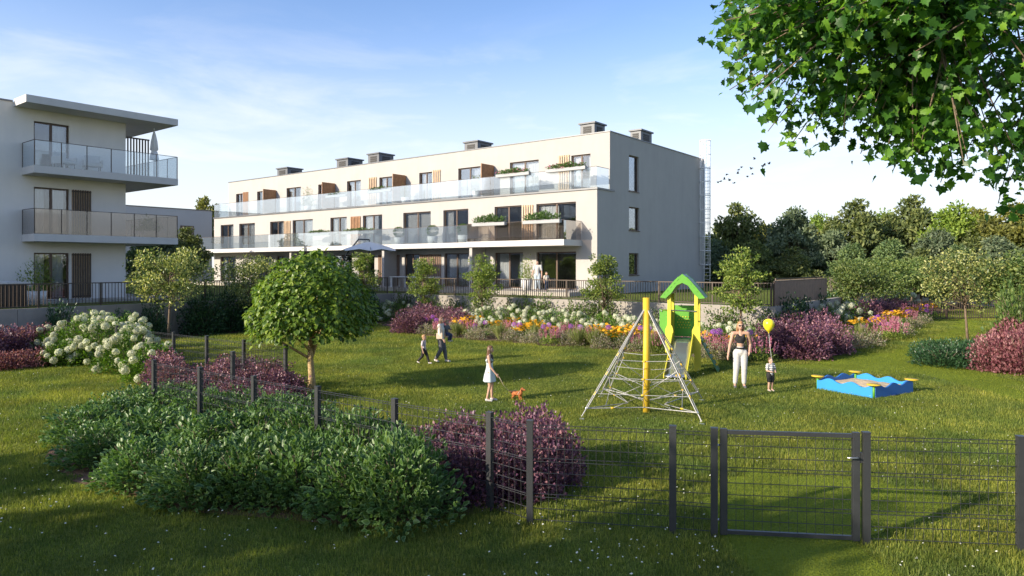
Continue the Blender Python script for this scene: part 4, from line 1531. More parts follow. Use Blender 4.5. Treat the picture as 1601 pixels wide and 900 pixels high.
for i, m_ in enumerate((DBLUE, BLUE, DBLUE, BLUE)):
    wavy(cor[i], cor[(i + 1) % 4], .04, i * 1.3).build('side_board', m_, sb)
for i in range(4):
    c = cor[i] * .97
    MB().tube([(*c, 0), (*c, .31)], .035, 8).build('post', GREEN, sb)
    s = MB()
    s.lathe([(.001, .312), (.155, .312), (.163, .324), (.155, .336), (.001, .338)], 20, (c[0], c[1], 0))
    s.build('corner_seat', YELLOW, sb)
n = 18
vs_, fs_ = [], []
for i in range(n + 1):
    for j in range(n + 1):
        q = cor[0] + (cor[1] - cor[0]) * (.02 + .96 * i / n) + (cor[3] - cor[0]) * (.02 + .96 * j / n)
        e = min(i, j, n - i, n - j) / n
        vs_.append((q[0], q[1], .15 + .16 * e + .03 * mnoise.noise(Vector((q[0] * 4, q[1] * 4, 0)))))
for i in range(n):
    for j in range(n):
        k = i * (n + 1) + j
        fs_.append((k, k + n + 1, k + n + 2, k + 1))
MB().add(vs_, fs_, True).build('sand', SAND, sb)

# rope pyramid
rp_c = np.array((2.93, 15.25))
rp = thing('rope_pyramid', 'rope climbing pyramid with a yellow mast on the lawn', 'climbing frame', (*rp_c, 0))
MB().tube([(0, 0, -.05), (0, 0, 2.5)], .075, 16).build('mast', YELLOW, rp)
APX = Vector((0, 0, 2.32))
CR = [Vector((*(np.array(c) - rp_c), .06)) for c in ((1.45, 14.55), (3.82, 14.08), (4.5, 16.6), (2.17, 17.05))]
YB = MB()


def rope(name, pts, rad=.013, fit=()):
    return MB().tube(pts, rad, 6, False).build(name, ROPE, rp)


def fitting(p, d, l=.1):
    d = d.normalized() * l / 2
    YB.tube([p - d, p + d], .021, 6)


for i, c in enumerate(CR):
    sidev = Vector((-(c.y), c.x, 0)).normalized() * .05
    e = (c - APX)
    rope('edge_rope', [APX + sidev * .3, APX + e * .5 + sidev * .55, APX + e * .93 + sidev * .5], .0125)
    rope('edge_rope', [APX - sidev * .3, APX + e * .5 - sidev * .55, APX + e * .93 - sidev * .5], .0125)
    rope('anchor_rope', [APX + e * .93, c + e * .0], .014)
    MB().box(c.x - .05, c.x + .05, c.y - .05, c.y + .05, -.03, .02).build('ground_anchor', STEEL, rp)
    MB().lathe([(.001, -.035), (.035, 0), (.001, .035)], 8, tuple(APX + e * .93)).build('connector', STEEL, rp)
    for t in (.45, .62, .8):
        fitting(APX + e * t, e, .08)
for i in range(4):
    a, b = CR[i] - APX, CR[(i + 1) % 4] - APX
    for t in (.5, .66, .8):
        p, q = APX + a * t, APX + b * t
        m_ = (p + q) / 2 * .82
        m_.z = (p.z + q.z) / 2 - .03
        rope('ring_rope', [p, m_, q], .008)
        fitting(m_, q - p, .07)
    p, q = APX + a * .93, APX + b * .93
    m0 = Vector(((p.x + q.x) / 2 * .35, (p.y + q.y) / 2 * .35, .17))
    rope('base_rope', [p, m0, q], .011)
    mids = []
    for t in (.5, .66, .8):
        mm = (APX + a * t + APX + b * t) / 2 * .82
        mm.z = (APX + a * t).z - .03
        mids.append(mm)
    for m1 in mids[1:]:
        rope('net_rope', [m1, Vector((0, 0, m1.z - .25))], .0085)
    rope('net_rope', [p * .55 + m0 * .45, mids[2], APX + a * .58], .0085)
    rope('net_rope', [q * .55 + m0 * .45, mids[2], APX + b * .58], .0085)
    rope('net_rope', [mids[0], mids[1], mids[2], m0], .0085)
    fitting(p * .55 + m0 * .45, m0 - p, .09)
YB.build('rope_fittings', YELLOW, rp)

# slide tower
st_f = gp(1067, 579.5)
st = thing('slide_tower', 'yellow playground tower with green gabled roof and steel slide', 'playground slide', (*(st_f), 0), math.radians(-20))
HW = .4
DP = .78
PZ = .95
for x, y in ((-HW, 0), (HW, 0), (-HW, DP), (HW, DP)):
    MB().box(x - .055, x + .055, y - .055, y + .055, -.03, 2.42).build('post', LIME, st, bevel=.012)
# front cheek boards
for x in (-HW, HW):
    cb = MB()
    pr = [(x - .12, .55), (x + .12, .55), (x + .12, 1.25), (x + .08, 1.38), (x - .06, 1.38), (x - .12, 1.25)]
    n = len(pr)
    cb.add([(a, -.075, z) for a, z in pr] + [(a, -.058, z) for a, z in pr], [tuple(range(n)), tuple(reversed(range(n, 2 * n)))] + [(i, n + i, n + (i + 1) % n, (i + 1) % n) for i in range(n)])
    cb.build('cheek_board', LIME, st)
MB().box(-HW - .05, HW + .05, .05, DP + .05, PZ - .05, PZ).build('platform', DGREEN, st)
MB().box(-HW + .06, HW - .06, -.052, .05, PZ - .1, PZ + .02).build('platform_edge', DGREEN, st)
bpn = MB().box(-HW + .06, HW - .06, DP - .02, DP + .02, PZ + .02, 1.95).build('back_panel', GREEN, st)
dots = MB()
for i in range(5):
    for j in range(5):
        dots.lathe([(.001, 0), (.022, 0), (.022, .01), (.001, .012)], 8, (-.24 + i * .085 + .04 * (j % 2), j * .085, 0))
dots.v = [(x, DP - .022 - z, PZ + .3 + y) for x, y, z in dots.v]
dots.build('drilled_dots', LIME, bpn)
MB().box(-HW - .062, -HW - .035, .06, DP - .06, PZ - .02, 1.78).build('side_panel', GREEN, st)
MB().tube([(-HW - .25, -.02, 1.80), (-HW - .25, .03, 1.84), (HW, -.08, 1.82)], .02, 8).build('hand_rail', STEEL, st)
MB().box(-HW - .30, -HW - .06, .02, .05, PZ + .15, 1.86).build('wing_panel', GREEN, st)
# roof: a gabled arch that runs back
rfm = MB()
prof_o = [(-.66, 2.22), (-.42, 2.52), (-.2, 2.78), (0, 2.94), (.2, 2.78), (.42, 2.52), (.66, 2.22)]
prof_i = [(-.50, 2.20), (-.33, 2.36), (-.17, 2.60), (0, 2.68), (.17, 2.60), (.33, 2.36), (.50, 2.20)]
nn_ = len(prof_o)


def roof_arch(y0, y1, mat_, name, par, grow=0.0):
    m = MB()
    for y in (y0, y1):
        m.v += [(x * (1 + grow), y, z + grow) for x, z in prof_o] + [(x, y, z) for x, z in prof_i]
    n2 = 2 * nn_
    for i in range(nn_ - 1):
        m.f += [(i, i + 1, nn_ + i + 1, nn_ + i), (n2 + i, n2 + nn_ + i, n2 + nn_ + i + 1, n2 + i + 1), (i, n2 + i, n2 + i + 1, i + 1), (nn_ + i, nn_ + i + 1, n2 + nn_ + i + 1, n2 + nn_ + i)]
    m.f += [(0, nn_, n2 + nn_, n2), (nn_ - 1, n2 + nn_ - 1, n2 + 2 * nn_ - 1, 2 * nn_ - 1)]
    m.sm = [False] * len(m.f)
    return m.build(name, mat_, par)


rof = roof_arch(.06, DP + .2, DGREEN, 'roof', st)
roof_arch(-.16, -.10, GREEN, 'gable_board', rof, .01)
roof_arch(DP + .21, DP + .26, GREEN, 'gable_board', rof, .01)
rb = MB()
for s in (-1, 1):
    for k in range(5):
        t = .1 + k * .19
        x, z = s * (.08 + .52 * t), 2.90 - .62 * t
        rb.bar((x, -.098, z), (x, .06, z), .05, .035)
        rb.bar((s * (.05 + .56 * t), -.165, 2.86 - .60 * t), (s * (.12 + .50 * t), -.165, 2.80 - .56 * t), .012, .02)
rb.build('roof_shingle_relief', GREEN, rof)
# slide chute
top, bot = Vector((0, -.06, PZ + .02)), Vector((-.02, -1.55, .12))
endp = Vector((-.02, -1.82, .08))
sw = .29
dirn = (bot - top).normalized()
sx = Vector((1, 0, 0))
ch = MB()
prof = [(-sw, .0), (-sw + .03, -.0), (sw - .03, 0), (sw, 0)]
path = [top, top + (bot - top) * .15 + Vector((0, 0, .02)), top + (bot - top) * .5 - Vector((0, 0, .02)), bot, endp]
vs_, fs_ = [], []
for p in path:
    for q in (-sw, -sw * .5, 0, sw * .5, sw):
        vs_.append(p + sx * q + Vector((0, 0, -.012 * (1 - (q / sw) ** 2))))
for i in range(len(path) - 1):
    for j in range(4):
        k = i * 5 + j
        fs_.append((k, k + 1, k + 6, k + 5))
ch.add(vs_, fs_, True)
o = ch.build('slide_chute', STEEL, st)
so = o.modifiers.new('thick', 'SOLIDIFY')
so.thickness = .02
for s in (-1, 1):
    sd = MB()
    vs_, fs_ = [], []
    for i, p in enumerate(path):
        hh = (.2, .17, .14, .12, .08)[i]
        for w in (0, .025):
            q = p + sx * (s * (sw + .004 + w))
            vs_ += [q + Vector((0, 0, -.05)), q + Vector((0, 0, hh))]
    for i in range(len(path) - 1):
        k = i * 4
        fs_ += [(k, k + 4, k + 5, k + 1), (k + 2, k + 3, k + 7, k + 6), (k + 1, k + 5, k + 7, k + 3), (k, k + 2, k + 6, k + 4)]
    e = (len(path) - 1) * 4
    fs_ += [(0, 1, 3, 2), (e, e + 2, e + 3, e + 1)]
    sd.add(vs_, fs_)
    sd.build('slide_side', LIME, st)
MB().tube([endp + Vector((0, .12, -.2)), endp + Vector((0, .12, 0))], .03, 8).build('slide_foot', STEEL, st)
# climbing board on the other flank
cbd = MB()
A0, B0 = Vector((HW + .07, .12, 1.0)), Vector((HW + .62, -.05, .02))
A1, B1 = Vector((HW + .07, .66, 1.0)), Vector((HW + .62, .55, .02))
th = Vector((.03, 0, .02))
cbd.add([A0, B0, B1, A1, A0 + th, B0 + th, B1 + th, A1 + th], [(0, 3, 2, 1), (4, 5, 6, 7), (0, 1, 5, 4), (1, 2, 6, 5), (2, 3, 7, 6), (3, 0, 4, 7)])
cl = cbd.build('climbing_board', DGREEN, st)
hd = MB()
for i in range(5):
    for j in range(2):
        c = A0.lerp(B0, .15 + i * .17).lerp(A1.lerp(B1, .15 + i * .17), .28 + j * .42) + th * 1.6
        hd.lathe([(.001, -.03), (.045, -.02), (.035, .02), (.001, .03)], 8, tuple(c))
hd.build('climbing_hold', YELLOW, cl)
MB().box(HW - .04, HW + .14, .0 - .07, -.058, .05, 1.0).build('step_board', LIME, st)

# ------------------------------------------------------------------ people and dog
SKIN = mat('skin', (.46, .28, .20), .55, var=.05)
HAIRB = mat('blonde_hair', (.36, .20, .09), .5, var=.35, vscale=30)
HAIRD = mat('brown_hair', (.12, .06, .03), .5, var=.35, vscale=30)
HAIRK = mat('dark_hair', (.02, .015, .012), .5, var=.3, vscale=30)
BLACKC = mat('black_cloth', (.012, .012, .014), .8)
WHITEC = mat('white_cloth', (.50, .49, .475), .85, var=.06, vscale=8)
GREYC = mat('charcoal_cloth', (.10, .10, .11), .85, var=.12, vscale=8)
CREAMC = mat('cream_cloth', (.66, .60, .52), .85, var=.06)
DRESS = mat('pale_blue_cloth', (.48, .56, .58), .85, var=.12, vscale=18)
JEANS = mat('pale_denim', (.38, .44, .50), .85, var=.1)
NAVY = mat('navy_cloth', (.03, .045, .09), .85)
CHECK = mat('checked_shirt_cloth', (.52, .46, .50), .85, var=.45, vscale=24)
LEATHER = mat('leather', (.5, .4, .3), .5)
FOX = mat('fox_red_fur', (.42, .13, .035), .7, var=.25, vscale=14, bump=.4, bscale=90)
LIPS = mat('lips', (.45, .14, .12), .5)


def stripes(name, a, b, scale):
    m = mat(name, a, .85, var=0)
    n, l = m.node_tree.nodes, m.node_tree.links
    tc = n.new('ShaderNodeTexCoord')
    sp = n.new('ShaderNodeSeparateXYZ')
    l.new(tc.outputs['Object'], sp.inputs[0])
    mu = n.new('ShaderNodeMath')
    mu.operation = 'MULTIPLY'
    mu.inputs[1].default_value = scale
    l.new(sp.outputs['Z'], mu.inputs[0])
    fr = n.new('ShaderNodeMath')
    fr.operation = 'FRACT'
    l.new(mu.outputs[0], fr.inputs[0])
    gt = n.new('ShaderNodeMath')
    gt.operation = 'GREATER_THAN'
    gt.inputs[1].default_value = .55
    l.new(fr.outputs[0], gt.inputs[0])
    mx = n.new('ShaderNodeMix')
    mx.data_type = 'RGBA'
    mx.inputs['A'].default_value = (*a, 1)
    mx.inputs['B'].default_value = (*b, 1)
    l.new(gt.outputs[0], mx.inputs['Factor'])
    l.new(mx.outputs['Result'], n['Principled BSDF'].inputs['Base Color'])
    return m


STRIPE = stripes('striped_cloth', (.72, .72, .70), (.05, .06, .09), 22)


def blob(name, prims, voxel, material, parent, smooth=6, hollow=None):
    """tapered capsules ((p,r),(p,r)) and ellipsoids ('e',p,(rx,ry,rz)) fused into one smooth surface"""
    mb = MB()
    for pr in prims:
        if pr[0] == 'e':
            _, c, rr = pr
            n, m = 14, 9
            vs_ = [(c[0], c[1], c[2] - rr[2])]
            for i in range(1, m):
                t = -math.pi / 2 + math.pi * i / m
                for k in range(n):
                    a = 2 * math.pi * k / n
                    vs_.append((c[0] + rr[0] * math.cos(t) * math.cos(a), c[1] + rr[1] * math.cos(t) * math.sin(a), c[2] + rr[2] * math.sin(t)))
            vs_.append((c[0], c[1], c[2] + rr[2]))
            fs_ = [(0, 1 + (k + 1) % n, 1 + k) for k in range(n)]
            for i in range(m - 2):
                for k in range(n):
                    fs_.append((1 + i * n + k, 1 + i * n + (k + 1) % n, 1 + (i + 1) * n + (k + 1) % n, 1 + (i + 1) * n + k))
            e = len(vs_) - 1
            fs_ += [(e, e - n + k, e - n + (k + 1) % n) for k in range(n)]
            mb.add(vs_, fs_, True)
        else:
            (p, r0), (q, r1) = pr[0], pr[1]
            p, q = Vector(p), Vector(q)
            d = (q - p).normalized()
            pts = [p - d * r0 * .97, p - d * r0 * .7, p, q, q + d * r1 * .7, q + d * r1 * .97]
            mb.tube(pts, [r0 * .24, r0 * .71, r0, r1, r1 * .71, r1 * .24], 12)
    o = mb.build(name, material, parent)
    rm = o.modifiers.new('fuse', 'REMESH')
    rm.mode = 'VOXEL'
    rm.voxel_size = voxel
    rm.use_smooth_shade = True
    if smooth:
        sm = o.modifiers.new('smooth', 'SMOOTH')
        sm.factor = .5
        sm.iterations = smooth
    return o


BASEJ = dict(pel=(0, 0, .53), wst=(0, 0, .62), cst=(0, .005, .73), nck=(0, 0, .835), hd=(0, .012, .925),
             shl=(-.105, 0, .81), shr=(.105, 0, .81), ell=(-.135, -.015, .63), elr=(.135, -.015, .63), wrl=(-.145, .03, .475), wrr=(.145, .03, .475),
             hpl=(-.05, 0, .52), hpr=(.05, 0, .52), knl=(-.052, .012, .285), knr=(.052, .012, .285), anl=(-.055, -.012, .05), anr=(.055, -.012, .05),
             tol=(-.06, .075, .018), tor=(.06, .075, .018))


def person(label, p, h, heading, pose=None, top=None, bottom=None, shoes=WHITEC, hair='long', hairmat=HAIRD, sleeves=1.0, child=False, skirt=None, legs='long', z=0.0, belt=None, topcrop=0.0, glasses=False, wide=1.0, group=None):
    """a figure of height h at p; heading: 0 faces away from the lens (+y), pi faces it"""
    t = thing('person', label, 'person', (*p, z), heading, group)
    J = {k: Vector(v) for k, v in BASEJ.items()}
    hs = 1.0
    if child:
        hs = 1.38
        for k in J:
            if k != 'hd':
                J[k].z *= .93
        J['hd'].z = .885
        J['nck'].z = .775
    for k, v in (pose or {}).items():
        J[k] = Vector(v)
    for k in J:
        J[k] = J[k] * h
    R = lambda x: x * h * wide
    C = lambda a, ra, b, rb: ((J[a] if isinstance(a, str) else a, R(ra)), (J[b] if isinstance(b, str) else b, R(rb)))
    hd = J['hd']
    body = [C('pel', .062, 'wst', .052), C('wst', .052, 'cst', .062), C('cst', .062, 'nck', .03), C('nck', .026, hd, .03),
            C('hpl', .05, 'hpr', .05), C('shl', .034, 'shr', .034), ('e', tuple(J['cst']), (R(.082), R(.052), R(.08))),
            ('e', tuple(hd), (h * .042 * hs, h * .05 * hs, h * .066 * hs)), ('e', tuple(hd + Vector((0, .028 * h * hs, -.028 * h * hs))), (h * .027 * hs, h * .024 * hs, h * .03 * hs)),
            ((tuple(hd + Vector((0, .047, .0)) * h * hs), h * .007 * hs), (tuple(hd + Vector((0, .058, -.014)) * h * hs), h * .009 * hs)),
            ('e', tuple(hd + Vector((-.043, -.004, -.004)) * h * hs), (h * .007, h * .012 * hs, h * .016 * hs)), ('e', tuple(hd + Vector((.043, -.004, -.004)) * h * hs), (h * .007, h * .012 * hs, h * .016 * hs))]
    for s in 'lr':
        body += [C('sh' + s, .033, 'el' + s, .024), C('el' + s, .024, 'wr' + s, .0165), C('hp' + s, .055, 'kn' + s, .035), C('kn' + s, .034, 'an' + s, .02), C('an' + s, .02, 'to' + s, .017)]
        w = J['wr' + s]
        fd = (w - J['el' + s]).normalized()
        sx_ = -1 if s == 'l' else 1
        pm = w + fd * .042 * h
        body.append(((tuple(w), h * .014), (tuple(pm), h * .017)))
        lat = Vector((0, 1, 0)) - fd * fd.y
        lat.normalize()
        inw = fd.cross(lat) * sx_
        for k, (o_, ln) in enumerate(((-.015, .032), (-.005, .042), (.005, .045), (.015, .038))):
            a = pm + lat * o_ * h * -1
            m_ = a + fd * ln * .6 * h
            body += [((tuple(a), h * .0058), (tuple(m_), h * .0054)), ((tuple(m_), h * .0054), (tuple(m_ + (fd * .8 - inw * .5) * ln * .5 * h), h * .0045))]
        a = w + fd * .015 * h + lat * .012 * h
        body.append(((tuple(a), h * .007), (tuple(a + (fd * .7 + lat * .7) * .032 * h), h * .0055)))
    blob('body', body, max(.0065, h * .0058), SKIN, t, 3)
    # face
    fc = MB()
    for sx_ in (-1, 1):
        fc.lathe([(.0001, -.006 * h), (.0065 * h * hs, 0), (.0001, .006 * h)], 8, tuple(hd + Vector((sx_ * .018, .0435, .004)) * h * hs))
    fc.build('eyes', mat('eye_dark', (.03, .02, .015), .3), t)
    lp = MB()
    lp.tube([hd + Vector((-.014, .047, -.034)) * h * hs, hd + Vector((0, .0525, -.035)) * h * hs, hd + Vector((.014, .047, -.034)) * h * hs], h * .004 * hs, 6)
    lp.build('mouth', LIPS, t)
    if glasses:
        gl = MB()
        for sx_ in (-1, 1):
            gl.tube([hd + Vector((sx_ * .019, .046, .004)) * h, hd + Vector((sx_ * .019, .054, .003)) * h], h * .0145, 10)
            gl.bar(hd + Vector((sx_ * .034, .045, .006)) * h, hd + Vector((sx_ * .045, -.01, .008)) * h, .004, .006)
        gl.bar(hd + Vector((-.01, .051, .008)) * h, hd + Vector((.01, .051, .008)) * h, .005, .005)
        gl.build('sunglasses', BLACKC, t)
    # hair
    hr = [('e', tuple(hd + Vector((0, -.012, .018)) * h * hs), (h * .047 * hs, h * .05 * hs, h * .054 * hs)), ('e', tuple(hd + Vector((0, .008, .048)) * h * hs), (h * .038 * hs, h * .04 * hs, h * .024 * hs))]
    if hair == 'long':
        b = J['nck']
        for sx_ in (-1, 0, 1):
            hr.append(((tuple(hd + Vector((sx_ * .03, -.03, -.01)) * h * hs), h * .026), (tuple(b + Vector((sx_ * .04, -.038, -.085)) * h), h * .016)))
        for sx_ in (-1, 1):
            hr.append(((tuple(hd + Vector((sx_ * .042, -.006, .01)) * h), h * .013), (tuple(b + Vector((sx_ * .05, .005, -.03)) * h), h * .010)))
    elif hair == 'bun':
        hr.append(('e', tuple(hd + Vector((0, -.055, .02)) * h), (h * .022, h * .022, h * .022)))
    blob('hair', hr, h * .0075, hairmat, t, 2)
    # top
    if top is not None:
        g = .008
        tp = [C('cst', .066 + g, 'nck', .03), ('e', tuple(J['cst']), (R(.09), R(.06), R(.088))), C('shl', .04, 'shr', .04)]
        if topcrop < .5:
            tp += [C('wst', .058 + g, 'cst', .066 + g), C('pel', .066 + g, 'wst', .056 + g)]
        else:
            tp = [C(J['wst'].lerp(J['cst'], .35), .055, 'cst', .068), ('e', tuple(J['cst']), (R(.088), R(.062), R(.07))),
                  ((tuple(J['shl'].lerp(J['nck'], .45)), R(.014)), (tuple(J['cst'] + Vector((-.035, .03, .03)) * h), R(.03))), ((tuple(J['shr'].lerp(J['nck'], .45)), R(.014)), (tuple(J['cst'] + Vector((.035, .03, .03)) * h), R(.03))),
                  ((tuple(J['shl'].lerp(J['nck'], .45)), R(.014)), (tuple(J['cst'] + Vector((-.035, -.03, .03)) * h), R(.03))), ((tuple(J['shr'].lerp(J['nck'], .45)), R(.014)), (tuple(J['cst'] + Vector((.035, -.03, .03)) * h), R(.03)))]
        for s in 'lr':
            if sleeves >= 1.5:
                tp += [C('sh' + s, .042, 'el' + s, .034), C('el' + s, .034, J['el' + s].lerp(J['wr' + s], .9), .024)]
            elif sleeves > 0:
                tp += [C('sh' + s, .042, J['sh' + s].lerp(J['el' + s], .7 * sleeves), .036)]
        blob('shirt', tp, h * .0085, top, t, 3)
    if bottom is not None:
        bt = [C('pel', .072, J['pel'].lerp(J['wst'], .7), .062), C('hpl', .062, 'hpr', .062)]
        for s in 'lr':
            kn, an = J['kn' + s], J['an' + s]
            if legs == 'long':
                bt += [C('hp' + s, .066, kn, .048), C(kn, .047, kn.lerp(an, .88), .036)]
            else:
                bt += [C('hp' + s, .068, J['hp' + s].lerp(kn, .8), .056)]
        blob('trousers', bt, h * .0085, bottom, t, 3)
    if skirt is not None:
        mb = MB()
        n = 28
        prof = [(.056, .745), (.062, .70), (.055, .645), (.062, .60), (.078, .53), (.098, .45), (.112, .36)]
        vs_, fs_ = [], []
        for i, (r_0, z_) in enumerate(prof):
            for k in range(n):
                a = 2 * math.pi * k / n
                rr = r_0 * (1 + (.07 * i / len(prof)) * math.sin(a * 7))
                vs_.append((rr * 1.22 * h * math.cos(a), rr * h * math.sin(a), z_ * h * (.93 if child else 1)))
        for i in range(len(prof) - 1):
            for k in range(n):
                fs_.append((i * n + k, (i + 1) * n + k, (i + 1) * n + (k + 1) % n, i * n + (k + 1) % n))
        mb.add(vs_, fs_, True)
        for sx_ in (-1, 1):
            mb.tube([(sx_ * .05 * h, .045 * h, .72 * h), (sx_ * .06 * h, .01 * h, .835 * h), (sx_ * .05 * h, -.045 * h, .72 * h)], [.03 * h, .016 * h, .03 * h], 8)
        mb.build('dress', skirt, t)
    if belt is not None:
        c = J['pel'].lerp(J['wst'], .72)
        MB().lathe([(.064 * h, -.012 * h), (.071 * h, -.012 * h), (.071 * h, .012 * h), (.064 * h, .012 * h)], 24, (c.x, c.y, c.z)).build('belt', belt, t)
    for s in 'lr':
        a, o_ = J['an' + s], J['to' + s]
        blob('shoe', [((tuple(a + Vector((0, -.012 * h, -.018 * h))), h * .024), (tuple(o_), h * .021)), ((tuple(a), h * .021), (tuple(a + Vector((0, 0, -.02 * h))), h * .024))], h * .009, shoes, t, 2)
    return t


def heading_to(dx, dy):
    return math.atan2(dy, dx) - math.pi / 2


# woman with sunglasses
WP = gp(1157, 606)
person('woman in black crop top and white trousers with sunglasses on the lawn', WP, 1.76, math.pi - .12, dict(ell=(-.155, -.05, .64), wrl=(-.125, .03, .545), elr=(.15, -.0, .64), wrr=(.185, .06, .50), hpl=(-.05, 0, .52), knr=(.062, .02, .285), anr=(.075, -.01, .05), tor=(.085, .075, .018)), BLACKC, WHITEC, GREYC, 'long', HAIRB, 0, belt=BLACKC, topcrop=1, glasses=True, wide=.94)
# toddler with balloon
TP = gp(1204, 611)
person('toddler in striped shirt and dark shorts holding the balloon string', TP, .88, math.pi + .35, dict(elr=(.15, .03, .60), wrr=(.09, .13, .58), ell=(-.15, .02, .6), wrl=(-.06, .14, .57)), STRIPE, BLACKC, WHITEC, 'short', HAIRD, 1.0, child=True, legs='short', wide=1.18)
bl = thing('balloon', 'yellow balloon floating above the toddler on a string', 'balloon', (TP[0] - .06, TP[1] - .05, 1.5))
MB().lathe([(.001, -.17), (.05, -.14), (.10, -.08), (.135, 0), (.14, .06), (.12, .125), (.07, .165), (.001, .18)], 20, (0, 0, .17)).build('balloon_skin', mat('yellow_rubber', (.78, .66, .03), .25), bl)
MB().lathe([(.004, .02), (.018, -.02), (.001, -.022)], 8, (0, 0, -.0)).build('knot', MATS['yellow_rubber'], bl)
MB().tube([(0, 0, -.02), (.03, -.02, -.4), (.07, -.03, -.75), (.05, -.06, -1.0)], .0035, 4).build('string', WHITE, bl)
# girl with dog
GP = gp(765, 627)
girl = person('long haired girl in a pale dress holding a dog lead', GP, 1.32, heading_to(1, -.12), dict(elr=(.13, .03, .64), wrr=(.12, .13, .51), ell=(-.13, -.02, .63), wrl=(-.13, .02, .48), anl=(-.06, .03, .05), tol=(-.06, .115, .018), knl=(-.055, .03, .285), anr=(.05, -.04, .05), tor=(.05, .045, .018)), None, None, WHITEC, 'long', HAIRD, skirt=DRESS, wide=.93)
vm = MB()
vm.lathe([(.058, -.06), (.074, .0), (.07, .06), (.052, .10)], 20)
vm.v = [(x * 1.32 * 1.2, y * 1.32 * .96, z * 1.32 + .735 * 1.32) for x, y, z in vm.v]
vm.build('waistcoat', mat('dark_brown_cloth', (.05, .035, .03), .85), girl)
# dog
DGP = gp(808, 624.5)
dog_o = thing('dog', 'small fox red dog on a lead standing on the lawn', 'dog', (*DGP, 0), heading_to(.85, -.5))
dog_o.scale = (.88, .88, .88)
dp = [((( 0, -.13, .165), .058), ((0, .10, .18), .068)), (((0, .09, .185), .06), ((0, .15, .26), .04)), ('e', (0, .165, .30), (.04, .052, .042)), (((0, .19, .29), .026), ((0, .25, .28), .017)),
      (((0, -.17, .17), .022), ((0, -.27, .23), .010))]
for sx_ in (-1, 1):
    dp += [(((sx_ * .042, .10, .16), .032), ((sx_ * .045, .095, .08), .02)), (((sx_ * .045, .095, .08), .018), ((sx_ * .045, .11, .015), .016)), (((sx_ * .045, .11, .014), .015), ((sx_ * .045, .135, .012), .013)),
           (((sx_ * .042, -.11, .15), .04), ((sx_ * .046, -.075, .10), .026)), (((sx_ * .046, -.075, .10), .022), ((sx_ * .046, -.135, .065), .016)), (((sx_ * .046, -.135, .065), .015), ((sx_ * .046, -.125, .014), .014)), (((sx_ * .046, -.125, .013), .014), ((sx_ * .046, -.1, .012), .013))]
blob('body', dp, .0085, FOX, dog_o, 3)
for sx_ in (-1, 1):
    e = blob('ear', [(((sx_ * .034, .155, .325), .014), ((sx_ * .055, .15, .265), .020))], .006, FOX, dog_o, 2)
nm = MB()
nm.lathe([(.001, -.012), (.012, 0), (.001, .012)], 8, (0, .265, .285))
for sx_ in (-1, 1):
    nm.lathe([(.001, -.007), (.007, 0), (.001, .007)], 6, (sx_ * .022, .208, .315))
nm.build('nose_and_eyes', MATS['eye_dark'], dog_o)
MB().tube([(.075 * math.cos(a), .075 + .035 * math.sin(a), .185 + .07 * math.sin(a)) for a in np.linspace(0, 6.28, 17)], .008, 5).build('harness', LEATHER, dog_o)
hx = girl.matrix_basis @ Vector((.12 * 1.32 * 1.0, .19 * 1.32, .455 * 1.32))
dxp = Vector((DGP[0] - .02, DGP[1] + .01, .225))
ld = MB()
ld.tube([hx, hx.lerp(dxp, .25) + Vector((0, 0, -.12)), hx.lerp(dxp, .55) + Vector((0, 0, -.16)), hx.lerp(dxp, .8) + Vector((0, 0, -.08)), dxp], .006, 5)
tag(ld.build('dog_lead', LEATHER), 'thin lead from the girl to the small dog', 'lead')
# walking mother, her carried child, and the boy
MP = gp(689, 566.5)
walk = dict(hpl=(-.045, .0, .52), hpr=(.045, 0, .52), knl=(-.048, .06, .295), anl=(-.05, .10, .06), tol=(-.052, .185, .03), knr=(.048, .02, .29), anr=(.05, -.11, .075), tor=(.052, -.04, .03),
            ell=(-.14, -.06, .64), wrl=(-.13, -.02, .49), elr=(.15, .02, .64), wrr=(.14, .10, .52))
mum = person('walking woman in cream blouse and charcoal trousers with a shoulder bag', MP, 1.52, heading_to(.95, -.25), walk, CREAMC, GREYC, WHITEC, 'long', HAIRD, 2.0)
bag = thing('shoulder_bag', 'cream shoulder bag on the walking woman in the blouse', 'bag', (*(MP + np.array((-.02, -.23))), .80), heading_to(.95, -.25))
MB().box(-.035, .035, -.11, .11, 0, .19).build('bag_body', LEATHER, bag, bevel=.02)
MB().tube([(0, -.09, .18), (.02, -.05, .40), (.05, 0, .47), (.02, .05, .40), (0, .09, .18)], .008, 5).build('strap', LEATHER, bag)
person('child in dark grey shirt carried on the far hip of the woman in the blouse', MP + np.array((.17, .17)), .95, heading_to(.9, -.5), dict(knl=(-.07, .15, .45), anl=(-.06, .12, .27), tol=(-.06, .2, .24), knr=(.07, .15, .45), anr=(.06, .12, .27), tor=(.06, .2, .24), ell=(-.14, .06, .62), wrl=(-.06, .15, .64)), GREYC, NAVY, WHITEC, 'short', HAIRB, 1.0, child=True, z=.47)
BP = gp(662, 569)
person('boy in checked shirt and black trousers walking beside the woman in the blouse', BP, .98, heading_to(.95, -.25), dict(hpl=(-.045, .0, .48), hpr=(.045, 0, .48), knl=(-.048, .10, .285), anl=(-.05, .17, .06), tol=(-.052, .255, .035), knr=(.048, -.03, .27), anr=(.05, -.19, .10), tor=(.052, -.13, .045)), CHECK, BLACKC, WHITEC, 'short', HAIRB, 1.0, child=True)
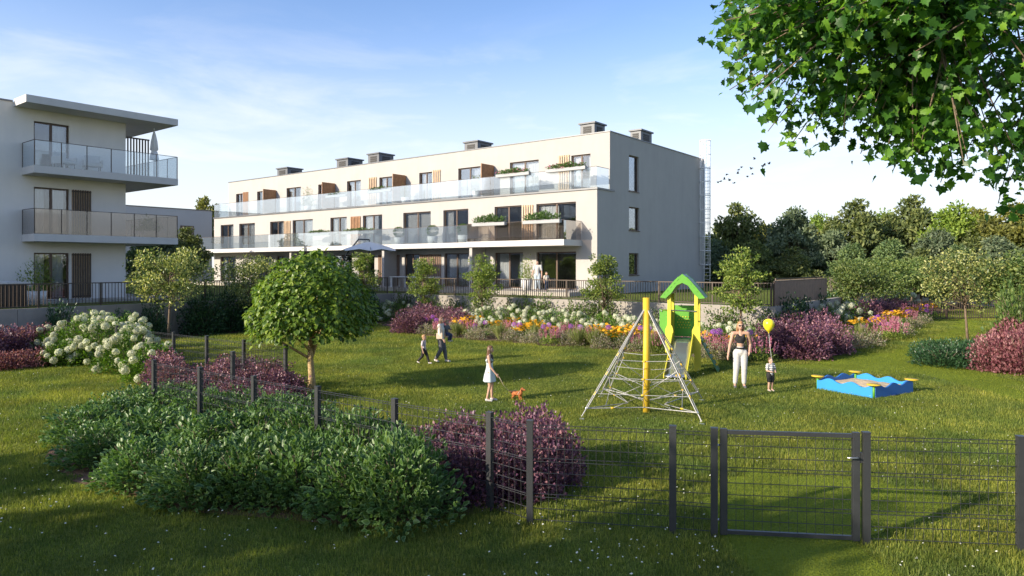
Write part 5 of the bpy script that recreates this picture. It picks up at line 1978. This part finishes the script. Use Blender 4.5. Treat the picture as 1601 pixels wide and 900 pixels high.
# man and schoolchild on the terrace
TM = at(840, 41.2)
person('man in white shirt and pale jeans on the terrace behind the picket fence', TM, 1.82, math.pi - .2, dict(elr=(.14, .0, .64), wrr=(.17, .05, .50)), WHITEC, JEANS, WHITEC, 'short', HAIRK, 1.0, z=MF0 + .002)
TC = at(853.5, 41.0)
sch = person('schoolchild with a dark rucksack beside the man on the terrace', TC, 1.18, math.pi + .6, dict(ell=(-.15, .0, .66), wrl=(-.17, .06, .58)), CREAMC, NAVY, NAVY, 'short', HAIRK, 1.0, child=True, z=MF0 + .002)
ruck = thing('rucksack', 'dark rucksack on the schoolchild on the terrace', 'bag', (*(TC + np.array((.05, .14))), MF0 + .5), math.pi + .6)
MB().box(-.13, .13, -.08, .06, 0, .34).build('bag_body', NAVY, ruck, bevel=.04)

# ------------------------------------------------------------------ balcony plants and furniture
def loc_main(px, off):
    p = MO + V * off
    return p + U * on_line(px, p, U)


BOXFOL = mound(400, 700, .5, .16, .2, .06, .55, upb=.6, lump=.3, depth=2.5)


def flower_box(label, px0, px1, off, z, group, flowers=False, fh=1.0):
    a, b = loc_main(px0, off), loc_main(px1, off)
    L = float(np.linalg.norm(b - a))
    t = thing('flower_box', label, 'planter', (*((a + b) / 2), z), ROT, group)
    MB().box(-L / 2, L / 2, -.13, .13, 0, .2).build('trough', POTGREY, t, bevel=.01)
    o = link_mesh('foliage', BOXFOL, L_BOX, t, (0, 0, .16))
    o.scale = (L, 1.7, 1.5 * fh)
    if flowers:
        r = np.random.default_rng(int(px0))
        n = 60
        P = np.stack([r.uniform(-L / 2, L / 2, n), r.uniform(-.22, .15, n), r.uniform(.25, .48, n)], 1)
        link_mesh('blossoms', leaf_mesh('blossoms', P, rdir(n, r), rdir(n, r), .11, .1), FLOWER_K, t)['kind'] = 'stuff'
    return t


FB = 'flower boxes on the balcony glass'
flower_box('pink flowering box on the roof terrace glass by the wide window', 776, 828, -1.72, MF2 + 1.0, FB, True)
flower_box('pink flowering box on the roof terrace glass near the building corner', 854, 916, -1.72, MF2 + 1.0, FB, True)
flower_box('leafy green box on the projecting balcony, farther from the building corner', 739, 790, -3.62, MF1 + .93, FB, False, 1.5)
flower_box('leafy green box on the projecting balcony, nearer the building corner', 818, 876, -3.62, MF1 + .93, FB, False, 1.5)
flower_box('dark leafy box on the long balcony above the parasol', 535, 586, -2.6, MF1 + .85, FB, False, .8)
flower_box('dark leafy box on the long balcony behind the globe tree', 481, 516, -2.6, MF1 + .85, FB, False, .8)
flower_box('dark leafy box on the roof terrace beside a pale shutter', 575, 612, -1.3, MF2 + .85, FB, False, .8)
flower_box('low leafy box on the roof terrace near the second partition', 510, 542, -1.3, MF2 + .8, FB, False, .7)
BALL = mound(410, 900, .36, .36, .42, .06, .6, upb=.3, lump=.12, depth=6)


def potted(label, p, z, ph, pr, fr, fh, leaf, group, kind='ball', name='potted_shrub'):
    t = thing(name, label, 'potted plant', (*p, z), 0, group)
    MB().lathe([(.001, 0), (pr * .86, 0), (pr, ph), (pr * .88, ph), (pr * .86, ph - .05), (.001, ph - .05)], 18).build('pot', POT, t)
    if kind == 'ball':
        o = link_mesh('foliage', BALL, leaf, t, (0, 0, ph + fh * .5))
        o.scale = (fr / .36, fr / .36, fh / .84)
        o2 = link_mesh('foliage', BALL, leaf, t, (0, 0, ph + fh * .5), (math.pi, 0, 0))
        o2.scale = (fr / .36, fr / .36, fh / .84 * .9)
    else:
        link_mesh('foliage', mound(int(p[0] * 7) % 90 + 420, 900, fr, fr, fh, .1, .4, upb=.8, lump=.4, depth=2.2, z0=ph - .05), leaf, t)
    return t


PG = 'potted boxwood balls on the long balcony'
for px, lb in ((623.5, 'potted boxwood ball above the big parasol'), (676, 'potted boxwood ball between the two tall balcony windows'), (723.5, 'potted olive toned ball at the end of the long balcony')):
    potted(lb, loc_main(px, -2.5), MF1 - .03, .5, .36, .4, .74, L_BOX if px < 700 else L_CLIMB, PG)
PT = 'potted shrubs on the roof terrace'
for px, lb, s in ((481, 'wide yellowish shrub pot on the roof terrace', 1.3), (633, 'small potted shrub by the third roof terrace partition', .8), (745, 'potted shrub by the last roof terrace partition', 1.0)):
    potted(lb, loc_main(px, -.9), MF2 - .09, .45, .3, .45 * s, 1.1 * s, L_CLIMB, PT, 'bush')
potted('tall light green potted shrub beside the man on the terrace', loc_main(823, -2.6), MF0 + .002, .7, .34, .5, 1.35, L_FEATH, None, 'bush')
LM = Matrix.Rotation(ROT, 3, 'Z')


def loc_left(x, y):
    q = LM @ Vector((x, y, 0))
    return LO + np.array((q.x, q.y))


potted('wide potted bamboo beside the ground floor window of the balconied block', loc_left(.85, .35), LF0 + .002, .45, .4, .75, 1.5, L_FEATH, None, 'bush')
potted('low potted shrub on the smoked glass balcony', loc_left(.8, 5.3), LF1 - .03, .35, .35, .6, .75, L_CLIMB, None, 'bush')
# folded parasol on the upper balcony
fp = thing('folded_parasol', 'folded cream parasol on the top balcony of the pale block', 'parasol', (*loc_left(.75, 5.6), LF2 - .03))
MB().lathe([(.001, 0), (.26, 0), (.26, .06), (.05, .09), (.001, .09)], 16).build('base', POTGREY, fp)
MB().tube([(0, 0, .08), (0, 0, 2.6)], .024, 8).build('pole', WHITE, fp)
pf = MB()
n = 24
prof = [(.21, .95), (.2, 1.1), (.15, 1.35), (.115, 1.42), (.19, 1.48), (.15, 1.9), (.09, 2.2), (.03, 2.45), (.001, 2.52)]
vs_, fs_ = [], []
for i, (r0, z) in enumerate(prof):
    for k in range(n):
        a = 2 * math.pi * k / n
        rr = r0 * (1 + .16 * math.cos(a * 6))
        vs_.append((rr * math.cos(a), rr * math.sin(a), z))
for i in range(len(prof) - 1):
    for k in range(n):
        fs_.append((i * n + k, i * n + (k + 1) % n, (i + 1) * n + (k + 1) % n, (i + 1) * n + k))
pf.add(vs_, fs_, True)
pf.build('canopy', FABRIC, fp)
# white lounge chairs on the top balcony
def lounge(label, p, z, rz):
    t = thing('lounge_chair', label, 'chair', (*p, z), rz)
    MB().box(-.33, .33, -.33, .33, .28, .42).build('seat', WHITEC, t, bevel=.03)
    MB().box(-.33, .33, .27, .38, .424, .85).build('backrest', WHITEC, t, bevel=.03)
    for s in (-1, 1):
        MB().box(s * .36 - .04, s * .36 + .04, -.33, .33, .26, .6).build('armrest', WHITEC, t, bevel=.02)
        for y in (-.28, .28):
            MB().tube([(s * .3, y, 0), (s * .28, y, .279)], .02, 6).build('leg', BROWNMETAL, t)


lounge('white lounge chair behind the top balcony glass by the window', loc_left(.7, 1.5), LF2 - .03, ROT + 1.9)
lounge('white lounge chair behind the top balcony glass near the middle', loc_left(.75, 2.7), LF2 - .03, ROT + 1.3)
# big cantilever parasol
cpz = 4.42
cpp = at(577, 47)
ca = thing('cantilever_parasol', 'big open off white cantilever parasol on the terrace', 'parasol', (*cpp, WT - .03), .25)
cz = cpz - WT + .03
vs_, fs_ = [(0, 0, cz + .38)], []
n, m = 32, 6
for i in range(1, m + 1):
    for k in range(n):
        a = 2 * math.pi * k / n
        sq = 1 / max(abs(math.cos(a)), abs(math.sin(a))) ** .8
        q = i / m
        vs_.append((1.72 * q * sq * math.cos(a), 1.72 * q * sq * math.sin(a), cz + .38 - .58 * q ** 1.25 - .06 * q * math.cos(a * 8)))
for k in range(n):
    fs_.append((0, 1 + k, 1 + (k + 1) % n))
for i in range(m - 1):
    for k in range(n):
        fs_.append((1 + i * n + k, 1 + (i + 1) * n + k, 1 + (i + 1) * n + (k + 1) % n, 1 + i * n + (k + 1) % n))
MB().add(vs_, fs_, True).build('canopy', FABRIC, ca)
MB().tube([(-1.75, .4, 0), (-1.95, .4, 1.4), (-1.5, .35, 2.5), (-.7, .2, cz + .55), (0, 0, cz + .52)], .05, 8).build('arm', DARKMETAL, ca)
MB().tube([(0, 0, cz + .5), (0, 0, cz - .35)], .03, 8).build('hub', DARKMETAL, ca)
MB().box(-2.2, -1.3, -.05, .85, 0, .07).build('base', DARKMETAL, ca)
ribs = MB()
for k in range(8):
    a = 2 * math.pi * k / 8
    ribs.tube([(0, 0, cz + .3), (1.9 * math.cos(a), 1.9 * math.sin(a), cz - .22)], .014, 5)
tag(ribs.build('ribs', DARKMETAL, ca), kind='stuff')
# garden table and chairs under the long balcony, and slatted bin store
def table_set(p, rz, lb):
    t = thing('garden_table', lb, 'table', (*p, MF0 + .002), rz)
    MB().box(-.8, .8, -.45, .45, .7, .74).build('table_top', WHITE, t)
    for x in (-.7, .7):
        for y in (-.36, .36):
            MB().box(x - .03, x + .03, y - .03, y + .03, 0, .699).build('leg', WHITE, t)


table_set(loc_main(628, -3.4), ROT, 'white garden table on the patio beside the big parasol')
table_set(loc_main(667, -3.3), ROT + .2, 'white garden table on the patio behind a young feathery tree')
bn = thing('bin_store', 'dark slatted bin store with a pale slab top behind the picket fence', 'bin store', (*(at(2, 29.2)), WT - .03), ROT)
MB().box(-1.2, 1.0, -.6, .6, 0, .95).build('body', DARKMETAL, bn)
mb = MB()
for i in range(18):
    mb.box(-1.18 + i * .12, -1.18 + i * .12 + .07, -.64, -.604, .03, .93)
    mb.box(1.004, 1.04, -.58 + i * .066, -.58 + i * .066 + .045, .03, .93)
tag(mb.build('slats', BROWNMETAL, bn), kind='stuff')
MB().box(-1.3, 1.1, -.7, .7, .955, 1.05).build('slab_top', SLAB, bn)

# ------------------------------------------------------------------ birds
BIRD = mat('bird_dark', (.03, .03, .032), .8)


def bird(px, py, d, rz, flap, seed):
    p = at(px, d)
    z = CAMH + (HY - py) * d / FPX
    t = thing('bird', 'small dark bird of the flock flying over the wood', 'bird', (*p, z), rz, 'flock of birds over the wood')
    t.scale = (.62, .62, .62)
    blob_ = MB()
    blob_.lathe([(.001, -.26), (.05, -.16), (.085, 0), (.06, .14), (.045, .2), (.001, .27)], 8)
    blob_.v = [(x, z_, y) for x, y, z_ in blob_.v]
    blob_.build('body', BIRD, t)
    for s in (-1, 1):
        w = MB()
        a, b, c = Vector((s * .05, .1, .02)), Vector((s * .42, .12, .02 + flap)), Vector((s * .85, -.06, .02 + flap * .6))
        w.add([a, b, c, Vector((s * .45, -.1, .02 + flap * .9)), Vector((s * .05, -.14, .02))], [(0, 1, 3, 4), (1, 2, 3)])
        w.add([q + Vector((0, 0, -.015)) for q in (a, b, c, Vector((s * .45, -.1, .02 + flap * .9)), Vector((s * .05, -.14, .02)))], [(4, 3, 1, 0), (3, 2, 1)])
        w.build('wing', BIRD, t)
    tl = MB()
    tl.add([(-.03, -.22, .0), (.03, -.22, .0), (.07, -.42, .01), (-.07, -.42, .01)], [(0, 1, 2, 3)])
    tl.build('tail', BIRD, t)


for i, (px, py) in enumerate(((1179, 248.5), (1159, 260.5), (1154, 265.5), (1174, 264), (1195, 258), (1202, 256), (1176, 272), (1192, 260), (1136, 272), (1168, 275), (1153, 271), (1132, 280), (1126, 283.5), (1140, 282), (1147, 286), (1122, 284))):
    bird(px, py, 75, .8 + .9 * random.random(), random.choice((-.18, .12, .28, .3)), i)

# ------------------------------------------------------------------ overhanging maple
def maple():
    r = np.random.default_rng(8)
    base = np.array((11.2, 9.6))
    t = thing('maple_tree', 'maple with lobed leaves overhanging the lawn from beside the gate', 'tree', (*base, 0))
    # clumps of twigs: column, row, distance
    spots = []
    outline = [(1105, -40), (1118, 40), (1125, 95), (1132, 150), (1195, 205), (1235, 232), (1275, 195), (1335, 240), (1395, 272), (1450, 250), (1478, 290), (1525, 250), (1560, 290), (1640, 345), (1700, 300), (1700, -200), (1105, -200)]
    edge = [(1120, 60, 7.6), (1140, 140, 7.6), (1150, 95, 7.4), (1165, 35, 7.5), (1135, 15, 7.8), (1200, 205, 7.7), (1232, 232, 7.8), (1225, 180, 7.7), (1215, 140, 7.5), (1240, 95, 7.4), (1205, 70, 7.6), (1278, 190, 8.0), (1300, 215, 8.1), (1345, 240, 8.2), (1320, 180, 7.9),
            (1395, 268, 8.3), (1430, 250, 8.2), (1470, 285, 8.2), (1490, 262, 8.0), (1510, 230, 7.9), (1545, 205, 7.8), (1590, 330, 8.2), (1560, 318, 8.3), (1575, 285, 8.0), (1600, 250, 7.8)]
    for px, py, d in edge:
        spots.append((px, py, d))
    k = 0
    while k < 300:
        px, py = r.uniform(1120, 1680), r.uniform(-190, 300)
        if inpoly((px, py), outline) and inpoly((px - 14, py + 14), outline):
            # open gaps where sky shows
            if mnoise.noise(Vector((px / 52, py / 40, 3.7))) < .02:
                continue
            spots.append((px, py, r.uniform(6.6, 9.6)))
            k += 1
    cs = []
    for px, py, d in spots:
        p = at(px, d)
        cs.append(np.array((p[0] - base[0], p[1] - base[1], CAMH + (HY - py) * d / FPX)))
    k = 0
    while k < 190:                                 # the rest of the crown round the trunk
        q = r.uniform(-1, 1, 3)
        if np.linalg.norm(q) > 1:
            continue
        c = np.array((q[0] * 3.9 - .8, q[1] * 3.4 - .4, 6.9 + q[2] * 2.7))
        if (c[0] + base[0]) / (c[1] + base[1]) * FPX + CX < 1640:
            continue
        cs.append(c)
        k += 1
    cs = np.array(cs)
    P, A, N = [], [], []
    mb = MB()
    mb.tube([(0, 0, -.1), (.05, .02, 1.5), (-.05, -.1, 3.2), (.0, -.3, 5.0), (.1, -.4, 7.0), (.2, -.5, 9.0)], [.30, .25, .22, .19, .14, .06], 12)
    hubs = [np.array(h_) for h_ in ((-2.2, -.8, 5.6), (-3.2, -1.1, 6.6), (-2.0, -1.6, 7.4), (-4.6, -1.4, 6.0), (-5.6, -1.6, 6.6), (-6.6, -2.0, 6.1), (-4.6, -2.0, 7.2), (-1.0, -.6, 6.4), (-3.4, -.9, 5.2))]
    chain = [[(.0, -.25, 4.4), (-1.1, -.5, 5.0), hubs[0], (-3.4, -1.1, 5.9), hubs[3], hubs[5]], [(.05, -.35, 6.0), (-1.4, -.8, 6.5), hubs[1], (-4.4, -1.5, 6.7), hubs[4]], [(.1, -.4, 7.0), (-.9, -1.0, 7.3), hubs[2], hubs[6]], [(.0, -.2, 4.2), (-1.6, -.5, 4.9), hubs[8]], [(.05, -.3, 5.2), hubs[7]]]
    for c in chain:
        n_ = len(c)
        mb.tube([np.array(q, float) for q in c], [.085 * (1 - .75 * i / (n_ - 1)) for i in range(n_)], 7)
    allh = np.array([q for c in chain for q in c[1:]], dtype=float)
    for c in cs:
        h_ = allh[np.argmin(np.linalg.norm(allh - c, axis=1))]
        d = c - h_
        L = np.linalg.norm(d)
        m1 = h_ + d * .5 + r.normal(size=3) * .08 * L + np.array((0, 0, .10 * L))
        mb.tube([h_, m1, c], [.016, .010, .005], 5)
        # leaves on the twig end: hanging umbrella of lobed leaves
        nl = 40
        for j in range(nl):
            tt = r.random() ** .6
            b = m1 + (c - m1) * tt + r.normal(size=3) * np.array((.14, .14, .11))
            a = r.normal(size=3) * .7 + np.array((0, 0, -.55)) + d / max(L, .1) * .35
            P.append(b)
            A.append(a)
            N.append(np.array((0, 0, .8)) + r.normal(size=3) * .6 + np.array((-.25, -.3, 0)))
    P, A, N = np.array(P), np.array(A), np.array(N)
    s = .055 + .09 * r.random(len(P)) ** .8
    mb.build('trunk', BARK, t)
    link_mesh('crown', leaf_mesh('crown', P, A, N, s, s * r.uniform(.75, 1.05, len(P)), 'maple', .3), L_MAPLE, t)


maple()

# ------------------------------------------------------------------ trees beside the photographer that shade the near lawn
SHADE = [(-19.0, 3.4, .80, .76, 1), (-10.6, .2, .80, .86, 0), (-14.8, 1.2, .78, .76, 1), (-3.4, -3.2, .68, .86, 0), (-30.5, 13.5, .75, .95, 0)]
for x, y, s, sz, k in SHADE:
    o = place(bgp[k], USED, (x, y), None, s, sz, label='leafy tree standing out of view and shading the near lawn', group='trees shading the near lawn')

# ------------------------------------------------------------------ grass blades and clover flowers
def blade_patch(name, n, hmin, hmax, w, seed, material, lean=.55, size=1.0, seg=2):
    r = np.random.default_rng(seed)
    b = np.stack([r.uniform(-.5, .5, n) * size, r.uniform(-.5, .5, n) * size, np.zeros(n)], 1)
    a = r.uniform(0, 2 * math.pi, n)
    th = a + math.pi / 2 + r.normal(size=n) * .5
    h = r.uniform(hmin, hmax, n)
    l = np.abs(r.normal(size=n)) * lean
    dirv = np.stack([np.cos(a), np.sin(a), np.zeros(n)], 1)
    sd = np.stack([np.cos(th), np.sin(th), np.zeros(n)], 1) * (w * r.uniform(.6, 1.3, n))[:, None] / 2
    up = np.array((0, 0, 1.0))
    mid = b + up * (h * .6)[:, None] + dirv * (h * l * .3)[:, None]
    tip = b + up * h[:, None] * (1 - .25 * np.minimum(l, 1))[:, None] + dirv * (h * l)[:, None]
    if seg == 2:
        v = np.stack([b - sd, b + sd, mid - sd * .75, mid + sd * .75, tip], 1).reshape(-1, 3)
        f = np.array([(0, 1, 3), (0, 3, 2), (2, 3, 4)])
        k = 5
    else:
        v = np.stack([b - sd, b + sd, tip], 1).reshape(-1, 3)
        f = np.array([(0, 1, 2)])
        k = 3
    f = (f[None] + (np.arange(n) * k)[:, None, None]).reshape(-1, 3)
    me = arr_mesh(name, v, f)
    me.materials.append(material)
    return bpy.data.objects.new(name, me)


G1 = leafmat('grass_blade', [(.05, .074, .014), (.088, .113, .02), (.13, .15, .028), (.205, .205, .045)], .42, .5, gain=1.95, spec=.25, patch=.5)
G2 = leafmat('grass_blade_mown', [(.09, .12, .012), (.13, .16, .016), (.17, .19, .022)], .35, .55, gain=1.35, spec=.2)


def scatter(name, pts, proto, rots, scl):
    me = bpy.data.meshes.new(name)
    me.from_pydata([tuple(p) for p in pts], [], [])
    a = me.attributes.new('rot', 'FLOAT_VECTOR', 'POINT')
    rv = np.zeros((len(pts), 3), dtype=np.float32)
    rv[:, 2] = rots
    a.data.foreach_set('vector', rv.ravel())
    a = me.attributes.new('scl', 'FLOAT_VECTOR', 'POINT')
    a.data.foreach_set('vector', np.asarray(scl, dtype=np.float32).ravel())
    o = bpy.data.objects.new(name, me)
    COL.objects.link(o)
    ng = bpy.data.node_groups.new(name + '_scatter', 'GeometryNodeTree')
    ng.interface.new_socket('Geometry', in_out='INPUT', socket_type='NodeSocketGeometry')
    ng.interface.new_socket('Geometry', in_out='OUTPUT', socket_type='NodeSocketGeometry')
    N, Lk = ng.nodes, ng.links
    gi, go = N.new('NodeGroupInput'), N.new('NodeGroupOutput')
    ip = N.new('GeometryNodeInstanceOnPoints')
    ob = N.new('GeometryNodeObjectInfo')
    ob.inputs['Object'].default_value = proto
    ob.inputs['As Instance'].default_value = True
    n1 = N.new('GeometryNodeInputNamedAttribute')
    n1.data_type = 'FLOAT_VECTOR'
    n1.inputs['Name'].default_value = 'rot'
    n2 = N.new('GeometryNodeInputNamedAttribute')
    n2.data_type = 'FLOAT_VECTOR'
    n2.inputs['Name'].default_value = 'scl'
    er = N.new('FunctionNodeEulerToRotation')
    Lk.new(gi.outputs[0], ip.inputs['Points'])
    Lk.new(ob.outputs['Geometry'], ip.inputs['Instance'])
    Lk.new(n1.outputs['Attribute'], er.inputs[0])
    Lk.new(er.outputs[0], ip.inputs['Rotation'])
    Lk.new(n2.outputs['Attribute'], ip.inputs['Scale'])
    Lk.new(ip.outputs[0], go.inputs[0])
    md = o.modifiers.new('scatter', 'NODES')
    md.node_group = ng
    o['kind'] = 'stuff'
    o['label'] = 'short lawn grass'
    return o


RTERR = [tuple(RW), tuple(RW - U * 12), tuple(RW - U * 12 + V * 14), tuple(RW + V * 14)]


def lawn_points(y0, y1, step, jit=0.0):
    P, M = [], []
    for y in np.arange(y0, y1, step):
        hw = .78 * (y + step) + 1.2
        for x in np.arange(-math.ceil(hw / step) * step, hw, step):
            c = (x + step / 2, y + step / 2)
            if inpoly(c, TERR) or inpoly(c, RTERR):
                continue
            nb = sum(inpoly((c[0] + dx * step * .4, c[1] + dy * step * .4), b) for b in BEDS for dx in (-1, 1) for dy in (-1, 1))
            if nb >= 3:
                continue
            np_ = sum(inpoly((c[0] + dx * step * .3, c[1] + dy * step * .3), b) for b in PATHS for dx in (-1, 1) for dy in (-1, 1))
            (M if np_ >= 2 else P).append((c[0], c[1], 0))
    return P, M


def dims(n, r, base=1.0):
    k = r.uniform(.85, 1.15, n) * base
    return np.stack([np.ones(n), np.ones(n), k], 1)


rg = np.random.default_rng(4)
for nm, y0, y1, step, n, h0, h1, w, seg in (('near', 5.6, 13.6, .5, 820, .025, .078, .0062, 2), ('mid', 13.6, 25.6, 1.0, 1500, .03, .08, .011, 1), ('far', 25.6, 50.6, 1.0, 620, .04, .10, .02, 1)):
    P, M = lawn_points(y0, y1, step)
    for v in range(2):
        Q = P[v::2]
        pr = blade_patch('grass_patch', n, h0, h1, w, 500 + v, G1, size=step * 1.04, seg=seg)
        hk = np.array([1 + .45 * mnoise.noise(Vector((q[0] * .45, q[1] * .45, 1.3))) for q in Q])
        d = dims(len(Q), rg)
        d[:, 2] *= hk
        scatter('grass', Q, pr, rg.integers(0, 4, len(Q)) * math.pi / 2, d)
    if M:
        pr = blade_patch('grass_patch', n, .02, .04, w * .9, 520, G2, size=step * 1.04, seg=1)
        scatter('grass', M, pr, rg.integers(0, 4, len(M)) * math.pi / 2, dims(len(M), rg))

# long tufts at the foot of things near the fence, and white clover heads
def clover():
    r = np.random.default_rng(9)
    vs_, fs_ = [], []
    n = 0
    want = 900
    while n < want:
        y = 6.5 + 17 * r.random() ** 1.7
        x = r.uniform(-.76, .76) * y
        if mnoise.noise(Vector((x * .5, y * .5, 7.7))) + r.normal() * .5 < -.05:
            continue
        if any(inpoly((x, y), b) for b in BEDS + PATHS) or inpoly((x, y), TERR):
            continue
        rr = r.uniform(.007, .0145)
        z = r.uniform(.055, .10)
        k = len(vs_)
        tx, ty = r.normal() * .25, r.normal() * .25
        for j in range(6):
            a = j * math.pi / 3 + x
            vs_.append((x + rr * math.cos(a), y + rr * math.sin(a), z + rr * (tx * math.cos(a) + ty * math.sin(a))))
        vs_.append((x, y, z + rr * .7))
        fs_ += [(k + j, k + (j + 1) % 6, k + 6) for j in range(6)]
        n += 1
    me = arr_mesh('clover_flowers', np.array(vs_), np.array(fs_))
    o = link_mesh('clover_flowers', me, mat('clover_white', (.62, .62, .52), .8))
    tag(o, 'tiny white clover flowers dotted over the lawn', None, None, 'stuff')


clover()
